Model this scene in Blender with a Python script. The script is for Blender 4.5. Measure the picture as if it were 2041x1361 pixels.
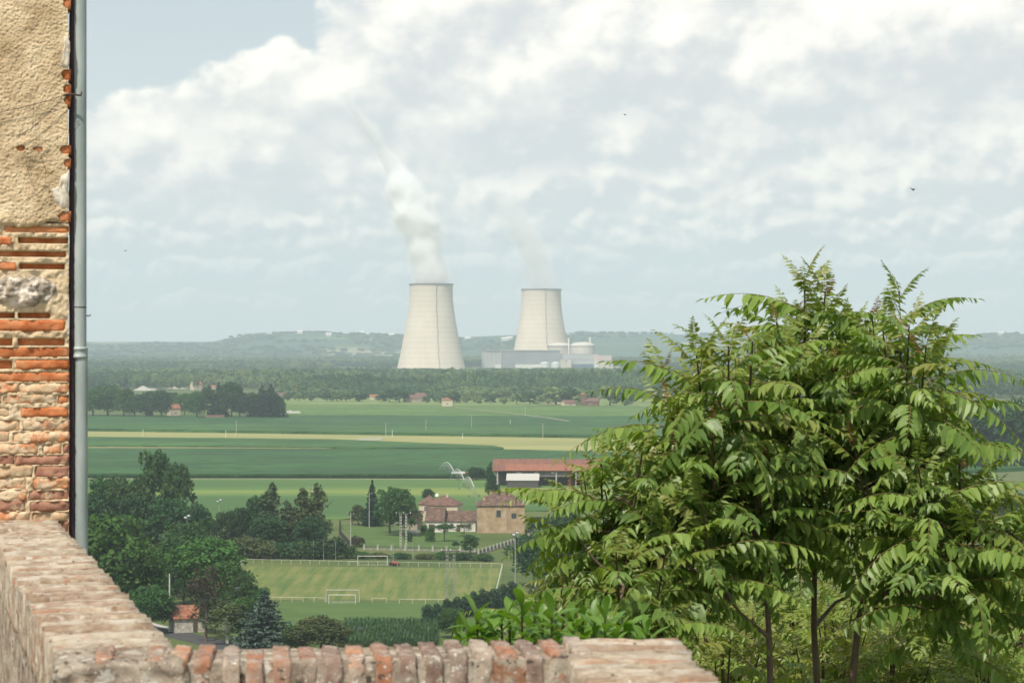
import bpy, bmesh, math, random
import numpy as np
from mathutils import Vector, Matrix, noise as mnoise

R = math.radians
scene = bpy.context.scene
for o in list(bpy.data.objects):
    bpy.data.objects.remove(o)
col = scene.collection

# ------------------------------------------------------------------ camera
H, F, CX, HY = 56.0, 4535.6, 1020.5, 685.0      # eye height over the plain, focal length and horizon in photo pixels
cam_d = bpy.data.cameras.new('camera'); cam = bpy.data.objects.new('camera', cam_d); col.objects.link(cam)
cam_d.sensor_width = 36.0; cam_d.lens = 80.0; cam_d.clip_start = 0.1; cam_d.clip_end = 60000
cam.location = (0, 0, H); cam.rotation_euler = (R(90) + math.atan(4.5 / F), 0, 0)
cam_d.dof.use_dof = True; cam_d.dof.focus_distance = 26.0; cam_d.dof.aperture_fstop = 10.0
scene.camera = cam

def at(px, py, Y):                 # a point seen at a photo pixel, Y metres away
    return Vector(((px - CX) / F * Y, Y, H - (py - HY) / F * Y))
def gnd(px, py, z=0.0):            # the point of the plain (height z) seen at a photo pixel
    Y = (H - z) * F / (py - HY)
    return Vector(((px - CX) / F * Y, Y, z))

# ------------------------------------------------------------------ sky
SUN_EL, SUN_AZ = 55.0, 25.0        # elevation; degrees to the left of straight behind the camera
sx, sy, sz = -math.sin(R(SUN_AZ)) * math.cos(R(SUN_EL)), -math.cos(R(SUN_AZ)) * math.cos(R(SUN_EL)), math.sin(R(SUN_EL))

class NT:
    def __init__(s, nt): s.nt = nt
    def n(s, t, **kw):
        nd = s.nt.nodes.new(t)
        ins = kw.pop('ins', {})
        for k, v in kw.items(): setattr(nd, k, v)
        for k, v in ins.items(): s.set(nd.inputs[k], v)
        return nd
    def set(s, sock, v):
        if isinstance(v, bpy.types.NodeSocket): s.nt.links.new(v, sock)
        else: sock.default_value = v
    def m(s, op, a, b=0.0, c=None, clamp=False):
        nd = s.nt.nodes.new('ShaderNodeMath'); nd.operation = op; nd.use_clamp = clamp
        s.set(nd.inputs[0], a); s.set(nd.inputs[1], b)
        if c is not None: s.set(nd.inputs[2], c)
        return nd.outputs[0]
    def mix(s, f, a, b, bt='MIX'):
        nd = s.nt.nodes.new('ShaderNodeMix'); nd.data_type = 'RGBA'; nd.blend_type = bt
        s.set(nd.inputs[0], f); s.set(nd.inputs[6], a); s.set(nd.inputs[7], b)
        return nd.outputs[2]
    def ss(s, x, a, b, lo=0.0, hi=1.0):
        nd = s.nt.nodes.new('ShaderNodeMapRange'); nd.interpolation_type = 'SMOOTHSTEP'
        s.set(nd.inputs['Value'], x)
        for k, v in (('From Min', a), ('From Max', b), ('To Min', lo), ('To Max', hi)): s.set(nd.inputs[k], v)
        return nd.outputs[0]
    def noise(s, vec, scale=5.0, detail=6.0, rough=0.55, dist=0.0, w=None, lac=2.0):
        nd = s.nt.nodes.new('ShaderNodeTexNoise')
        if w is not None: nd.noise_dimensions = '4D'; s.set(nd.inputs['W'], w)
        s.set(nd.inputs['Vector'], vec); s.set(nd.inputs['Scale'], scale); s.set(nd.inputs['Detail'], detail)
        s.set(nd.inputs['Roughness'], rough); s.set(nd.inputs['Distortion'], dist); s.set(nd.inputs['Lacunarity'], lac)
        return nd.outputs[0]
    def ramp(s, f, stops, interp='LINEAR'):
        nd = s.nt.nodes.new('ShaderNodeValToRGB'); cr = nd.color_ramp; cr.interpolation = interp
        while len(cr.elements) < len(stops): cr.elements.new(0.5)
        for e, (p, c) in zip(cr.elements, stops):
            e.position = p; e.color = (*c, 1) if not isinstance(c, (int, float)) else (c, c, c, 1)
        s.set(nd.inputs[0], f)
        return nd.outputs[0]
    def comb(s, x, y, z=0.0):
        nd = s.nt.nodes.new('ShaderNodeCombineXYZ')
        for i, v in enumerate((x, y, z)): s.set(nd.inputs[i], v)
        return nd.outputs[0]

SKY_STRENGTH = 0.1
def build_world():
    w = bpy.data.worlds.new('World'); scene.world = w; w.use_nodes = True
    nt = w.node_tree; nt.nodes.clear(); t = NT(nt)
    out = t.n('ShaderNodeOutputWorld'); bg = t.n('ShaderNodeBackground'); nt.links.new(bg.outputs[0], out.inputs[0])
    sky = t.n('ShaderNodeTexSky'); sky.sky_type = 'NISHITA'; sky.sun_disc = False
    sky.sun_elevation = R(SUN_EL); sky.sun_rotation = R(180 + SUN_AZ)
    sky.altitude = 120; sky.air_density = 1.0; sky.dust_density = 2.0; sky.ozone_density = 1.0
    tc = t.n('ShaderNodeTexCoord'); sep = t.n('ShaderNodeSeparateXYZ'); nt.links.new(tc.outputs['Generated'], sep.inputs[0])
    az = t.m('ARCTAN2', sep.outputs[0], sep.outputs[1]); el = t.m('ARCSINE', sep.outputs[2])
    elp = t.m('MAXIMUM', el, 0.0)
    # cumulus: fractal field in sky angles, bodies gathered where the heaps stand
    def blob(px, py, rx, ry, amp):
        a0, e0 = (px - CX) / F, (HY - py) / F
        dx = t.m('DIVIDE', t.m('SUBTRACT', az, a0), rx / F); dy = t.m('DIVIDE', t.m('SUBTRACT', el, e0), ry / F)
        d2 = t.m('ADD', t.m('MULTIPLY', dx, dx), t.m('MULTIPLY', dy, dy))
        return t.m('MULTIPLY', t.m('EXPONENT', t.m('MULTIPLY', d2, -1.0)), amp)
    k = 1.0 / SKY_STRENGTH
    def C(*c): return tuple(x * k for x in c) + (1,)
    # clear air: Nishita paled by the summer haze that thickens towards the horizon
    veil = t.ss(el, -0.02, 0.16, 0.93, VEIL_TOP)
    final = t.mix(veil, sky.outputs[0], C(*VEIL))
    # cumulus in ranks: each rank has a flattish grey base and billowing sunlit tops, nearer ranks stand higher and cover the far ones
    wob = t.m('SUBTRACT', t.noise(t.comb(az, 0.0, 1.7), 7.0, 3.0, 0.5), 0.5)
    def rank(i, base, thick, sc, cov, opac, contrast, gates=(), stretch=1.15):
        base = t.m('ADD', (HY - base) / F, t.m('MULTIPLY', wob, 0.5 * thick / F)); th = thick / F
        v = t.m('DIVIDE', t.m('SUBTRACT', el, base), th); z = 3.1 * i + 0.4
        det = {1: 6.0, 2: 6.0, 3: 5.0, 9: 3.0}.get(i, 4.0)
        def fld(du, dv):
            base_n = fbm(du, dv)
            if i > 5: return base_n
            vo = t.n('ShaderNodeTexVoronoi', voronoi_dimensions='2D', normalize=True, ins={'Scale': sc * 2.3, 'Detail': 2.5 if i < 4 else 1.0, 'Roughness': 0.55, 'Randomness': 1.0})
            t.set(vo.inputs['Vector'], t.comb(t.m('ADD', t.m('ADD', az, du), t.m('MULTIPLY', base_n, 0.35 / sc)), t.m('MULTIPLY', t.m('ADD', el, dv), 1.3), 0.0))
            return t.m('ADD', t.m('MULTIPLY', base_n, 0.72), t.m('MULTIPLY', t.m('SUBTRACT', 0.83, vo.outputs['Distance']), 0.28))
        def fbm(du, dv): return t.noise(t.comb(t.m('ADD', az, du), t.m('MULTIPLY', t.m('ADD', el, dv), stretch), z), sc, det, 0.55, 0.12)
        n0 = fld(0, 0); n1 = fld(-0.06 / sc, 0.10 / sc) if i != 9 else n0; n2 = fld(-0.16 / sc, 0.28 / sc) if i < 4 else n1
        g = cov
        for args in gates: g = t.m('ADD', g, blob(*args))
        vp = t.m('MAXIMUM', v, 0.0)
        shape = t.m('SUBTRACT', t.m('ADD', n0, g), t.m('MULTIPLY', t.m('MULTIPLY', vp, vp), 0.30))
        m = t.m('MULTIPLY', t.ss(shape, 0.45, 0.535), t.ss(v, -0.36, 0.16))
        rel = t.m('ADD', t.m('MULTIPLY', t.m('SUBTRACT', n0, n1), 4.6 if i > 1 else 3.2), t.m('MULTIPLY', t.m('SUBTRACT', n0, n2), 3.0))
        edge = t.ss(shape, 0.46, 0.62, 0.16, 0.0)
        lit = t.m('ADD', t.m('ADD', t.ss(v, -0.1, 0.75, 0.18, 0.66), rel), edge)
        lit = t.ss(lit, 0.0, 1.15)
        mid = [0.5 * (p + q) for p, q in zip(CLOUD_DARK, CLOUD_LIT)]
        far = [0.35 * m_ + 0.65 * v_ for m_, v_ in zip(mid, VEIL)]
        lo = [f_ + (d_ - f_) * contrast for f_, d_ in zip(far, CLOUD_DARK)]; hi = [f_ + (d_ - f_) * contrast for f_, d_ in zip(far, CLOUD_LIT)]
        return t.m('MULTIPLY', m, opac), t.mix(lit, C(*lo), C(*hi))
    RANKS = [(7, 612, 46, 40, 0.06, 0.65, 0.6, ()), (6, 552, 66, 33, 0.10, 0.8, 0.78, ()), (5, 486, 86, 26, 0.12, 0.9, 0.92, ()), (4, 412, 116, 20, 0.12, 0.95, 0.94, ()),
             (3, 338, 160, 15.5, 0.14, 0.96, 1.0, ((250, 200, 260, 130, -0.05),)),
             (2, 395, 340, 13, -0.25, 0.96, 0.98, ((400, 260, 350, 210, 0.50), (230, 0, 300, 110, -0.35), (590, 90, 120, 90, 0.2))),
             (1, 225, 420, 11, 0.17, 0.98, 1.0, ((230, 30, 300, 200, -0.58), (1000, 40, 300, 140, 0.12), (1500, 90, 420, 150, 0.12))),
             (9, -700, 1500, 5, 0.02, 0.95, 0.9, ())]
    for r_ in RANKS:
        m, c = rank(*r_); final = t.mix(m, final, c)
    nt.links.new(final, bg.inputs[0]); w.cycles.sampling_method = 'MANUAL'; w.cycles.sample_map_resolution = 256; bg.inputs[1].default_value = SKY_STRENGTH
CLOUD_DARK, CLOUD_LIT = (0.645, 0.655, 0.66), (1.14, 1.06, 0.945)
VEIL, VEIL_TOP = (0.77, 0.785, 0.755), 0.45
build_world()

sun_d = bpy.data.lights.new('sun', 'SUN'); sun_d.energy = 4.2; sun_d.angle = R(0.55); sun_d.color = (1.0, 0.93, 0.82)
sun = bpy.data.objects.new('sun', sun_d); col.objects.link(sun)
sun.rotation_euler = Vector((sx, sy, sz)).to_track_quat('Z', 'Y').to_euler(); sun.location = (sx * 50, sy * 50, 56 + sz * 50)
vs = scene.view_settings
vs.view_transform = 'Standard'; vs.look = 'None'; vs.gamma = 1.0; vs.use_curve_mapping = False; vs.exposure = 0.27
cy = scene.cycles
cy.max_bounces = 20; cy.diffuse_bounces = 2; cy.glossy_bounces = 2; cy.transmission_bounces = 3; cy.transparent_max_bounces = 8; cy.volume_bounces = 20
cy.use_denoising = True; cy.use_adaptive_sampling = True; cy.adaptive_threshold = 0.02

# ------------------------------------------------------------------ helpers
def tag(o, label=None, cat=None, group=None, kind=None):
    if label: o['label'] = label
    if cat: o['category'] = cat
    if group: o['group'] = group
    if kind: o['kind'] = kind
    return o
def link(name, me, parent=None, m=None):
    o = bpy.data.objects.new(name, me); col.objects.link(o)
    if parent is not None: o.parent = parent
    if m is not None and me is not None and not me.materials: me.materials.append(m)
    return o
def thing(name, label, cat, loc=(0, 0, 0), rz=0.0, group=None, sc=(1, 1, 1)):
    o = bpy.data.objects.new(name, None); col.objects.link(o); o.empty_display_size = 0.3
    o.location = loc; o.rotation_euler = (0, 0, rz); o.scale = sc
    return tag(o, label, cat, group)

class MB:
    def __init__(s): s.v = []; s.f = []
    def add(s, vs_, fs):
        b = len(s.v); s.v += [tuple(p) for p in vs_]; s.f += [tuple(i + b for i in q) for q in fs]; return s
    def box(s, x0, x1, y0, y1, z0, z1, M=None):
        P = [Vector((x, y, z)) for z in (z0, z1) for y in (y0, y1) for x in (x0, x1)]
        if M is not None: P = [M @ p for p in P]
        return s.add(P, [(0, 2, 3, 1), (4, 5, 7, 6), (0, 1, 5, 4), (2, 6, 7, 3), (0, 4, 6, 2), (1, 3, 7, 5)])
    def tube(s, pts, rad, n=6, cap=True):
        pts = [Vector(p) for p in pts]
        if not hasattr(rad, '__len__'): rad = [rad] * len(pts)
        vs_ = []; fs = []
        for i, p in enumerate(pts):
            d = (pts[min(i + 1, len(pts) - 1)] - pts[max(i - 1, 0)]).normalized()
            a = d.cross(Vector((0, 0, 1)) if abs(d.z) < 0.9 else Vector((0, 1, 0))).normalized(); b = d.cross(a)
            for k in range(n):
                t_ = 2 * math.pi * k / n
                vs_.append(p + (a * math.cos(t_) + b * math.sin(t_)) * rad[i])
        for i in range(len(pts) - 1):
            for k in range(n):
                k2 = (k + 1) % n
                fs.append((i * n + k, i * n + k2, (i + 1) * n + k2, (i + 1) * n + k))
        if cap:
            fs.append(tuple(range(n))); fs.append(tuple(reversed(range((len(pts) - 1) * n, len(pts) * n))))
        return s.add(vs_, fs)
    def lathe(s, prof, n=32, cx=0, cy_=0, cap=False):
        vs_ = [(cx + r * math.cos(2 * math.pi * k / n), cy_ + r * math.sin(2 * math.pi * k / n), z) for r, z in prof for k in range(n)]
        fs = [(i * n + k, i * n + (k + 1) % n, (i + 1) * n + (k + 1) % n, (i + 1) * n + k) for i in range(len(prof) - 1) for k in range(n)]
        if cap: fs += [tuple(reversed(range(n))), tuple(range((len(prof) - 1) * n, len(prof) * n))]
        return s.add(vs_, fs)
    def prism(s, poly, z0, z1):
        n = len(poly)
        return s.add([(p[0], p[1], z0) for p in poly] + [(p[0], p[1], z1) for p in poly],
                     [tuple(reversed(range(n))), tuple(range(n, 2 * n))] + [(i, (i + 1) % n, n + (i + 1) % n, n + i) for i in range(n)])
    def mesh(s, name, m=None, smooth=False):
        me = bpy.data.meshes.new(name); me.from_pydata(s.v, [], s.f); me.update()
        if m is not None: me.materials.append(m)
        if smooth: me.polygons.foreach_set('use_smooth', [True] * len(me.polygons))
        return me
    def obj(s, name, m, parent=None, smooth=False):
        return link(name, s.mesh(name, m, smooth), parent)

# ------------------------------------------------------------------ materials
def mat(name, stops, scale=4.0, detail=6.0, coord='obj', rough=0.9, bump=0.0, bscale=None, bdist=0.02, rand=0.0, island=0.0, stretch=(1, 1, 1),
        trans=0.0, spec=0.25, nrough=0.55, metallic=0.0, hue=0.0, dirt=None):
    m = bpy.data.materials.new(name); m.use_nodes = True
    nt = m.node_tree; nt.nodes.clear(); t = NT(nt)
    out = t.n('ShaderNodeOutputMaterial'); p = t.n('ShaderNodeBsdfPrincipled')
    if coord == 'pos': vec = t.n('ShaderNodeNewGeometry').outputs['Position']
    else: vec = t.n('ShaderNodeTexCoord').outputs['Object']
    mp = t.n('ShaderNodeMapping', ins={'Vector': vec, 'Scale': stretch}); vec = mp.outputs[0]
    oi = t.n('ShaderNodeObjectInfo')
    fac = t.noise(vec, scale, detail, nrough) if len(stops) > 1 else 0.5
    c = t.ramp(fac, stops) if len(stops) > 1 else tuple(stops[0][1]) + (1,)
    if dirt:
        dc, ds, lo, hi = dirt
        c = t.mix(t.ss(t.noise(vec, ds, 7, 0.65), lo, hi), c, tuple(dc) + (1,))
    if rand or island or hue:
        r1 = oi.outputs['Random']; v = t.m('ADD', 1.0, t.m('MULTIPLY', t.m('SUBTRACT', r1, 0.5), 2 * rand))
        if island:
            r2 = t.n('ShaderNodeNewGeometry').outputs['Random Per Island']
            v = t.m('MULTIPLY', v, t.m('ADD', 1.0, t.m('MULTIPLY', t.m('SUBTRACT', r2, 0.5), 2 * island)))
        hs = t.n('ShaderNodeHueSaturation', ins={'Color': c, 'Value': v})
        if hue: t.set(hs.inputs['Hue'], t.m('ADD', 0.5, t.m('MULTIPLY', t.m('SUBTRACT', r1, 0.5), 2 * hue)))
        c = hs.outputs[0]
    t.set(p.inputs['Base Color'], c); p.inputs['Roughness'].default_value = rough; p.inputs['Metallic'].default_value = metallic
    p.inputs['Specular IOR Level'].default_value = spec
    if bump:
        b = t.n('ShaderNodeBump', ins={'Strength': bump, 'Distance': bdist, 'Height': t.noise(vec, bscale or scale * 3, 8, 0.6)})
        nt.links.new(b.outputs[0], p.inputs['Normal'])
    sh = p.outputs[0]
    if trans:
        tr = t.n('ShaderNodeBsdfTranslucent'); t.set(tr.inputs[0], t.mix(1.0, c, (1.25, 1.2, 0.55, 1), 'MULTIPLY'))
        mx = t.n('ShaderNodeMixShader'); mx.inputs[0].default_value = trans
        nt.links.new(sh, mx.inputs[1]); nt.links.new(tr.outputs[0], mx.inputs[2]); sh = mx.outputs[0]
    nt.links.new(sh, out.inputs[0])
    return m
def plain(name, c, rough=0.8, **kw):
    d = tuple(x * 0.82 for x in c); l = tuple(min(1, x * 1.15) for x in c)
    return mat(name, [(0.3, d), (0.7, l)], rough=rough, **kw)
def foliage(name, dark, light, trans=0.25, rand=0.18, island=0.35, hue=0.012, rough=0.65, spec=0.2):
    return mat(name, [(0.35, dark), (0.65, light)], scale=0.25, detail=3, rough=rough, trans=trans, rand=rand, island=island, hue=hue, spec=spec)
# ------------------------------------------------------------------ ground, fields, hills
rng = random.Random(7); nrng = np.random.default_rng(7)
M_grass = mat('grass', [(0.3, (0.055, 0.085, 0.022)), (0.5, (0.08, 0.115, 0.03)), (0.72, (0.125, 0.135, 0.045))], scale=0.03, detail=9, coord='pos', bump=0.6, bscale=0.9, bdist=0.4)
M_meadow = mat('meadow', [(0.3, (0.085, 0.12, 0.045)), (0.7, (0.15, 0.165, 0.075))], scale=0.012, detail=9, coord='pos', stretch=(1, 0.35, 1))
M_hill = None

def smooth(a, b, x):
    t_ = np.clip((x - a) / (b - a), 0, 1); return t_ * t_ * (3 - 2 * t_)
def grid_mesh(name, xs, ys, zf, m, smooth_=True):
    X, Y = np.meshgrid(xs, ys); Z = zf(X, Y)
    v = np.stack([X, Y, Z], -1).reshape(-1, 3); nx, ny = len(xs), len(ys)
    i = np.arange((ny - 1) * (nx - 1)); r_, c_ = i // (nx - 1), i % (nx - 1)
    a = r_ * nx + c_
    f = np.stack([a, a + 1, a + nx + 1, a + nx], -1)
    me = bpy.data.meshes.new(name); me.from_pydata(v.tolist(), [], f.tolist()); me.update(); me.materials.append(m)
    if smooth_: me.polygons.foreach_set('use_smooth', [True] * len(me.polygons))
    return me
def ground_z(X, Y):
    bl = 51.7 - 0.262 * (Y - 8.0)
    bl = np.where(Y < 8, 51.7, bl)
    n_ = 0.8 * np.sin(X * 0.11 + 1.0) * np.sin(Y * 0.09) * smooth(20, 60, Y)
    return np.maximum(bl + n_, 0.0) * (Y < 230)
def gz(x, y): return float(ground_z(np.array([float(x)]), np.array([float(y)]))[0])
ys = np.concatenate([np.linspace(-300, 0, 5), np.linspace(4, 60, 29), np.linspace(66, 240, 30), np.linspace(300, 2000, 18), np.linspace(2500, 15500, 14)])
xs = np.concatenate([np.linspace(-9000, -600, 10), np.linspace(-400, -60, 12), np.linspace(-50, 50, 51), np.linspace(60, 400, 12), np.linspace(600, 9000, 10)])
ground = link('ground', grid_mesh('ground', xs, ys, ground_z, M_grass)); tag(ground, 'grassy plain and slope below the terrace', 'ground', kind='structure')

# crops -----------------------------------------------------------------
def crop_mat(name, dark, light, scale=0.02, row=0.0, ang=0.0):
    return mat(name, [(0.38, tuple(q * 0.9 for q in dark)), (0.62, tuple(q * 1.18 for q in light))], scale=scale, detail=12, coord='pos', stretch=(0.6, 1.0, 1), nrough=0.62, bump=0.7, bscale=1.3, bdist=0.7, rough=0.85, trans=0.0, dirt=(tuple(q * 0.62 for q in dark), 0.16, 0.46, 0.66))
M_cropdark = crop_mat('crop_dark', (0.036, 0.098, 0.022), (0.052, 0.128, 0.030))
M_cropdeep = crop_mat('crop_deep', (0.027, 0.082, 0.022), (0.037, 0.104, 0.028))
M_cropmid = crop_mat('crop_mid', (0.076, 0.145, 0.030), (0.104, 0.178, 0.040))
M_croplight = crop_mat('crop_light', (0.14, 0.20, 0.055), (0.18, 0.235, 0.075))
M_soy = mat('soy', [(0.40, (0.052, 0.115, 0.030)), (0.49, (0.078, 0.150, 0.038)), (0.55, (0.115, 0.185, 0.044)), (0.62, (0.18, 0.225, 0.052))], scale=0.011, detail=8, coord='pos', stretch=(0.2, 1.0, 1), bump=0.5, bscale=1.5, bdist=0.4)
M_stubble = mat('stubble', [(0.3, (0.20, 0.215, 0.075)), (0.7, (0.30, 0.29, 0.115))], scale=0.02, detail=9, coord='pos', stretch=(0.2, 1, 1))
M_dry = mat('dry_weeds', [(0.3, (0.13, 0.14, 0.05)), (0.6, (0.21, 0.20, 0.08)), (0.8, (0.05, 0.08, 0.03))], scale=0.25, detail=6, coord='pos', bump=0.6, bscale=1.0, bdist=0.5)

def field(name, label, cat, back, front, z, m, kind='stuff', n=60):
    """crop standing z metres high between two field edges given as photo pixels on the plain"""
    def along(pl, s):
        xs_ = [p[0] for p in pl]; px = xs_[0] + (xs_[-1] - xs_[0]) * s
        return px, float(np.interp(px, xs_, [p[1] for p in pl]))
    b = MB(); B = []; Fr = []
    for i in range(n + 1):
        B.append(gnd(*along(back, i / n), 0)); Fr.append(gnd(*along(front, i / n), 0))
    jz = [z * (1 + 0.06 * mnoise.noise(Vector((i * 1.7, z, 0)))) for i in range(n + 1)]
    vs_ = [(p.x, p.y, z) for p in B] + [(p.x, p.y + 0.3 * math.sin(i * 2.1), jz[i]) for i, p in enumerate(Fr)] + [(p.x, p.y, -0.1) for p in Fr] + [(p.x, p.y, -0.1) for p in B]
    fs = []
    k = n + 1
    for i in range(n):
        fs += [(k + i, k + i + 1, i + 1, i), (2 * k + i, 2 * k + i + 1, k + i + 1, k + i), (i, i + 1, 3 * k + i + 1, 3 * k + i)]
    fs += [(0, k, 2 * k, 3 * k), (n, 3 * k + n, 2 * k + n, k + n)][0:2]
    b.add(vs_, [tuple(f) for f in fs])
    o = b.obj(name, m); return tag(o, label, cat, kind=kind)

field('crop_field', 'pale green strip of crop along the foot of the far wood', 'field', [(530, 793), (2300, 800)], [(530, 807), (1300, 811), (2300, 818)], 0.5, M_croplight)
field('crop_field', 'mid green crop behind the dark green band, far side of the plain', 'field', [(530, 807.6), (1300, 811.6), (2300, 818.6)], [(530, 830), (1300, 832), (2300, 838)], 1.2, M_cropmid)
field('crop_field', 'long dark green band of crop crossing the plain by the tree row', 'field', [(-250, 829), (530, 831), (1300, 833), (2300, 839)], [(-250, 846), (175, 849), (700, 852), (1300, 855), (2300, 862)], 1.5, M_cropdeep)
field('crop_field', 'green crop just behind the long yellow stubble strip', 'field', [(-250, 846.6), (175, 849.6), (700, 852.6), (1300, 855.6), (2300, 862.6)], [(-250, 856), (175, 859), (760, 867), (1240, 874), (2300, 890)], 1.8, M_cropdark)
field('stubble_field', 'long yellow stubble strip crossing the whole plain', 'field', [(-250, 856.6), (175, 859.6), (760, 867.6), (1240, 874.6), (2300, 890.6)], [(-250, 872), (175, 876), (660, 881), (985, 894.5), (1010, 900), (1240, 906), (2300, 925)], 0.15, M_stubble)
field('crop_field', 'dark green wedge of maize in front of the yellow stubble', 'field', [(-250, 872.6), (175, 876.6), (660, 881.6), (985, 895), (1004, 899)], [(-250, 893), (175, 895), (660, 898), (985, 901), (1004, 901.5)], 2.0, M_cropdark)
field('weed_strip', 'thin strip of yellowed weeds between two dark maize fields', 'weeds', [(-250, 893.5), (175, 895.5), (660, 898.5)], [(-250, 898), (175, 899), (660, 899.2)], 1.6, M_dry)
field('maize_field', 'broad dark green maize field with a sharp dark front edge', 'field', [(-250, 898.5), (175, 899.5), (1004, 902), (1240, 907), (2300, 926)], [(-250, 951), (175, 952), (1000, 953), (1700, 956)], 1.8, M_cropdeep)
field('crop_field', 'light green soybean field behind the farmhouses', 'field', [(-250, 954.5), (175, 955), (1000, 956), (1720, 958)], [(-250, 1035), (380, 1042), (680, 1036), (1000, 1020), (1720, 1010)], 0.45, M_soy)
field('meadow', 'grey green meadow below the dark wood at the right edge', 'meadow', [(1722, 930), (2300, 930)], [(1722, 1000), (2300, 1000)], 0.1, M_meadow, 'structure')

# pale farm tracks
M_track = mat('track_gravel', [(0.3, (0.24, 0.24, 0.16)), (0.7, (0.36, 0.35, 0.26))], scale=0.3, coord='pos')
def ribbon(name, pts, w, z, m, label, cat='track'):
    b = MB(); L = []
    for i, p in enumerate(pts):
        d = (pts[min(i + 1, len(pts) - 1)] - pts[max(i - 1, 0)]); d.z = 0; d.normalize(); n_ = Vector((-d.y, d.x, 0)) * w * 0.5
        L += [(p.x + n_.x, p.y + n_.y, z + p.z), (p.x - n_.x, p.y - n_.y, z + p.z)]
    b.add(L, [(2 * i, 2 * i + 1, 2 * i + 3, 2 * i + 2) for i in range(len(pts) - 1)])
    return tag(b.obj(name, m), label, cat, kind='structure')
ribbon('farm_track', [gnd(x, y, 1.3) for x, y in ((905, 812), (960, 818), (1040, 827), (1090, 833), (1135, 840))], 3.0, 0.35, M_track, 'pale farm track slanting across the far green crops')
ribbon('farm_track', [gnd(x, y, 0.2) for x, y in ((730, 878), (738, 875.5), (746, 872.5))], 14, 0.1, M_track, 'short pale track at the yellow stubble strip')
ribbon('farm_track', [gnd(x, y, 0.45) for x, y in ((-250, 954), (600, 954.5), (1000, 955.5))], 3.2, 0.1, M_track, 'thin pale track in front of the dark maize edge')

# hills -------------------------------------------------------------------
def hill_material():
    m = bpy.data.materials.new('hill_land'); m.use_nodes = True; nt = m.node_tree; t = NT(nt); p = nt.nodes['Principled BSDF']
    pos = t.n('ShaderNodeNewGeometry').outputs['Position']
    vo = t.n('ShaderNodeTexVoronoi', ins={'Scale': 1 / 420.0}); t.set(vo.inputs['Vector'], t.n('ShaderNodeMapping', ins={'Vector': pos, 'Scale': (1, 0.45, 1)}).outputs[0])
    sp = t.n('ShaderNodeSeparateColor', ins={'Color': vo.outputs['Color']})
    fcol = t.ramp(sp.outputs[0], [(0.0, (0.07, 0.11, 0.04)), (0.35, (0.12, 0.16, 0.06)), (0.6, (0.26, 0.24, 0.14)), (0.8, (0.10, 0.15, 0.05)), (1.0, (0.38, 0.33, 0.20))], 'CONSTANT')
    wood = t.ss(t.noise(pos, 1 / 700.0, 6, 0.6), 0.40, 0.46)
    c = t.mix(wood, fcol, (0.045, 0.085, 0.04, 1))
    t.set(p.inputs['Base Color'], c); p.inputs['Roughness'].default_value = 0.95; p.inputs['Specular IOR Level'].default_value = 0.1
    return m
M_hill = hill_material()
crest_px = [-400, 100, 430, 455, 490, 600, 700, 760, 860, 950, 1030, 1110, 1160, 1300, 1500, 1750, 1900, 1975, 2041, 2500]
crest_py = [686, 684, 683, 675, 669, 664, 665, 669, 674, 672, 668, 669, 665.5, 668, 669, 671, 674, 668, 666, 664]
def hills_z(X, Y):
    px = CX + X / np.maximum(Y, 1) * F
    top = H + (HY - np.interp(px, crest_px, crest_py)) / F * 9600.0
    far = H + 5.0 / F * 13000
    nn = np.zeros_like(X)
    for i in range(X.shape[0]):
        for j in range(X.shape[1]):
            nn[i, j] = mnoise.fractal(Vector((X[i, j] / 900, Y[i, j] / 1300, 2.0)), 0.9, 2.0, 5)
    a = smooth(7300, 9700, Y) * (1 - 0.5 * smooth(9900, 11500, Y))
    z = (top + 4) * a + nn * 9 * smooth(7000, 8000, Y) * (1 - 0.7 * smooth(9300, 9700, Y))
    z = np.where(Y > 11500, np.maximum(z, far * smooth(11400, 13000, Y)), z)
    return np.maximum(z - 2, -2.0)
hills = link('hills', grid_mesh('hills', np.linspace(-4300, 4300, 130), np.concatenate([np.linspace(7000, 10000, 46), np.linspace(10200, 14000, 14)]), hills_z, M_hill))
tag(hills, 'low hazy blue hills along the horizon', 'hills', kind='structure')

# ------------------------------------------------------------------ trees
M_bark = mat('bark', [(0.3, (0.05, 0.038, 0.028)), (0.7, (0.12, 0.095, 0.07))], scale=6, bump=0.5)
M_barkpale = mat('bark_pale', [(0.3, (0.35, 0.33, 0.30)), (0.7, (0.55, 0.53, 0.49))], scale=6)
FOL = {
 'dark':   foliage('leaves_dark', (0.024, 0.066, 0.026), (0.044, 0.104, 0.036)),
 'mid':    foliage('leaves_mid', (0.034, 0.088, 0.026), (0.062, 0.130, 0.036)),
 'fresh':  foliage('leaves_fresh', (0.040, 0.108, 0.022), (0.072, 0.155, 0.030)),
 'olive':  foliage('leaves_olive', (0.066, 0.096, 0.036), (0.108, 0.134, 0.052)),
 'poplar': foliage('leaves_poplar', (0.056, 0.092, 0.040), (0.096, 0.130, 0.056)),
 'blue':   foliage('needles_blue', (0.050, 0.085, 0.062), (0.088, 0.125, 0.098), trans=0.05),
 'needle': foliage('needles_dark', (0.018, 0.050, 0.028), (0.032, 0.076, 0.038), trans=0.05),
 'brown':  foliage('leaves_brown', (0.045, 0.040, 0.024), (0.080, 0.066, 0.040)),
 'yellow': foliage('leaves_yellow', (0.14, 0.13, 0.02), (0.24, 0.21, 0.04)),
 'forest': mat('leaves_forest', [(0.42, (0.048, 0.105, 0.042)), (0.5, (0.095, 0.170, 0.060)), (0.57, (0.17, 0.235, 0.085))], scale=0.0045, detail=6, coord='pos', rough=0.7, trans=0.25, rand=0.2, island=0.25, hue=0.012, spec=0.15),
}
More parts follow.
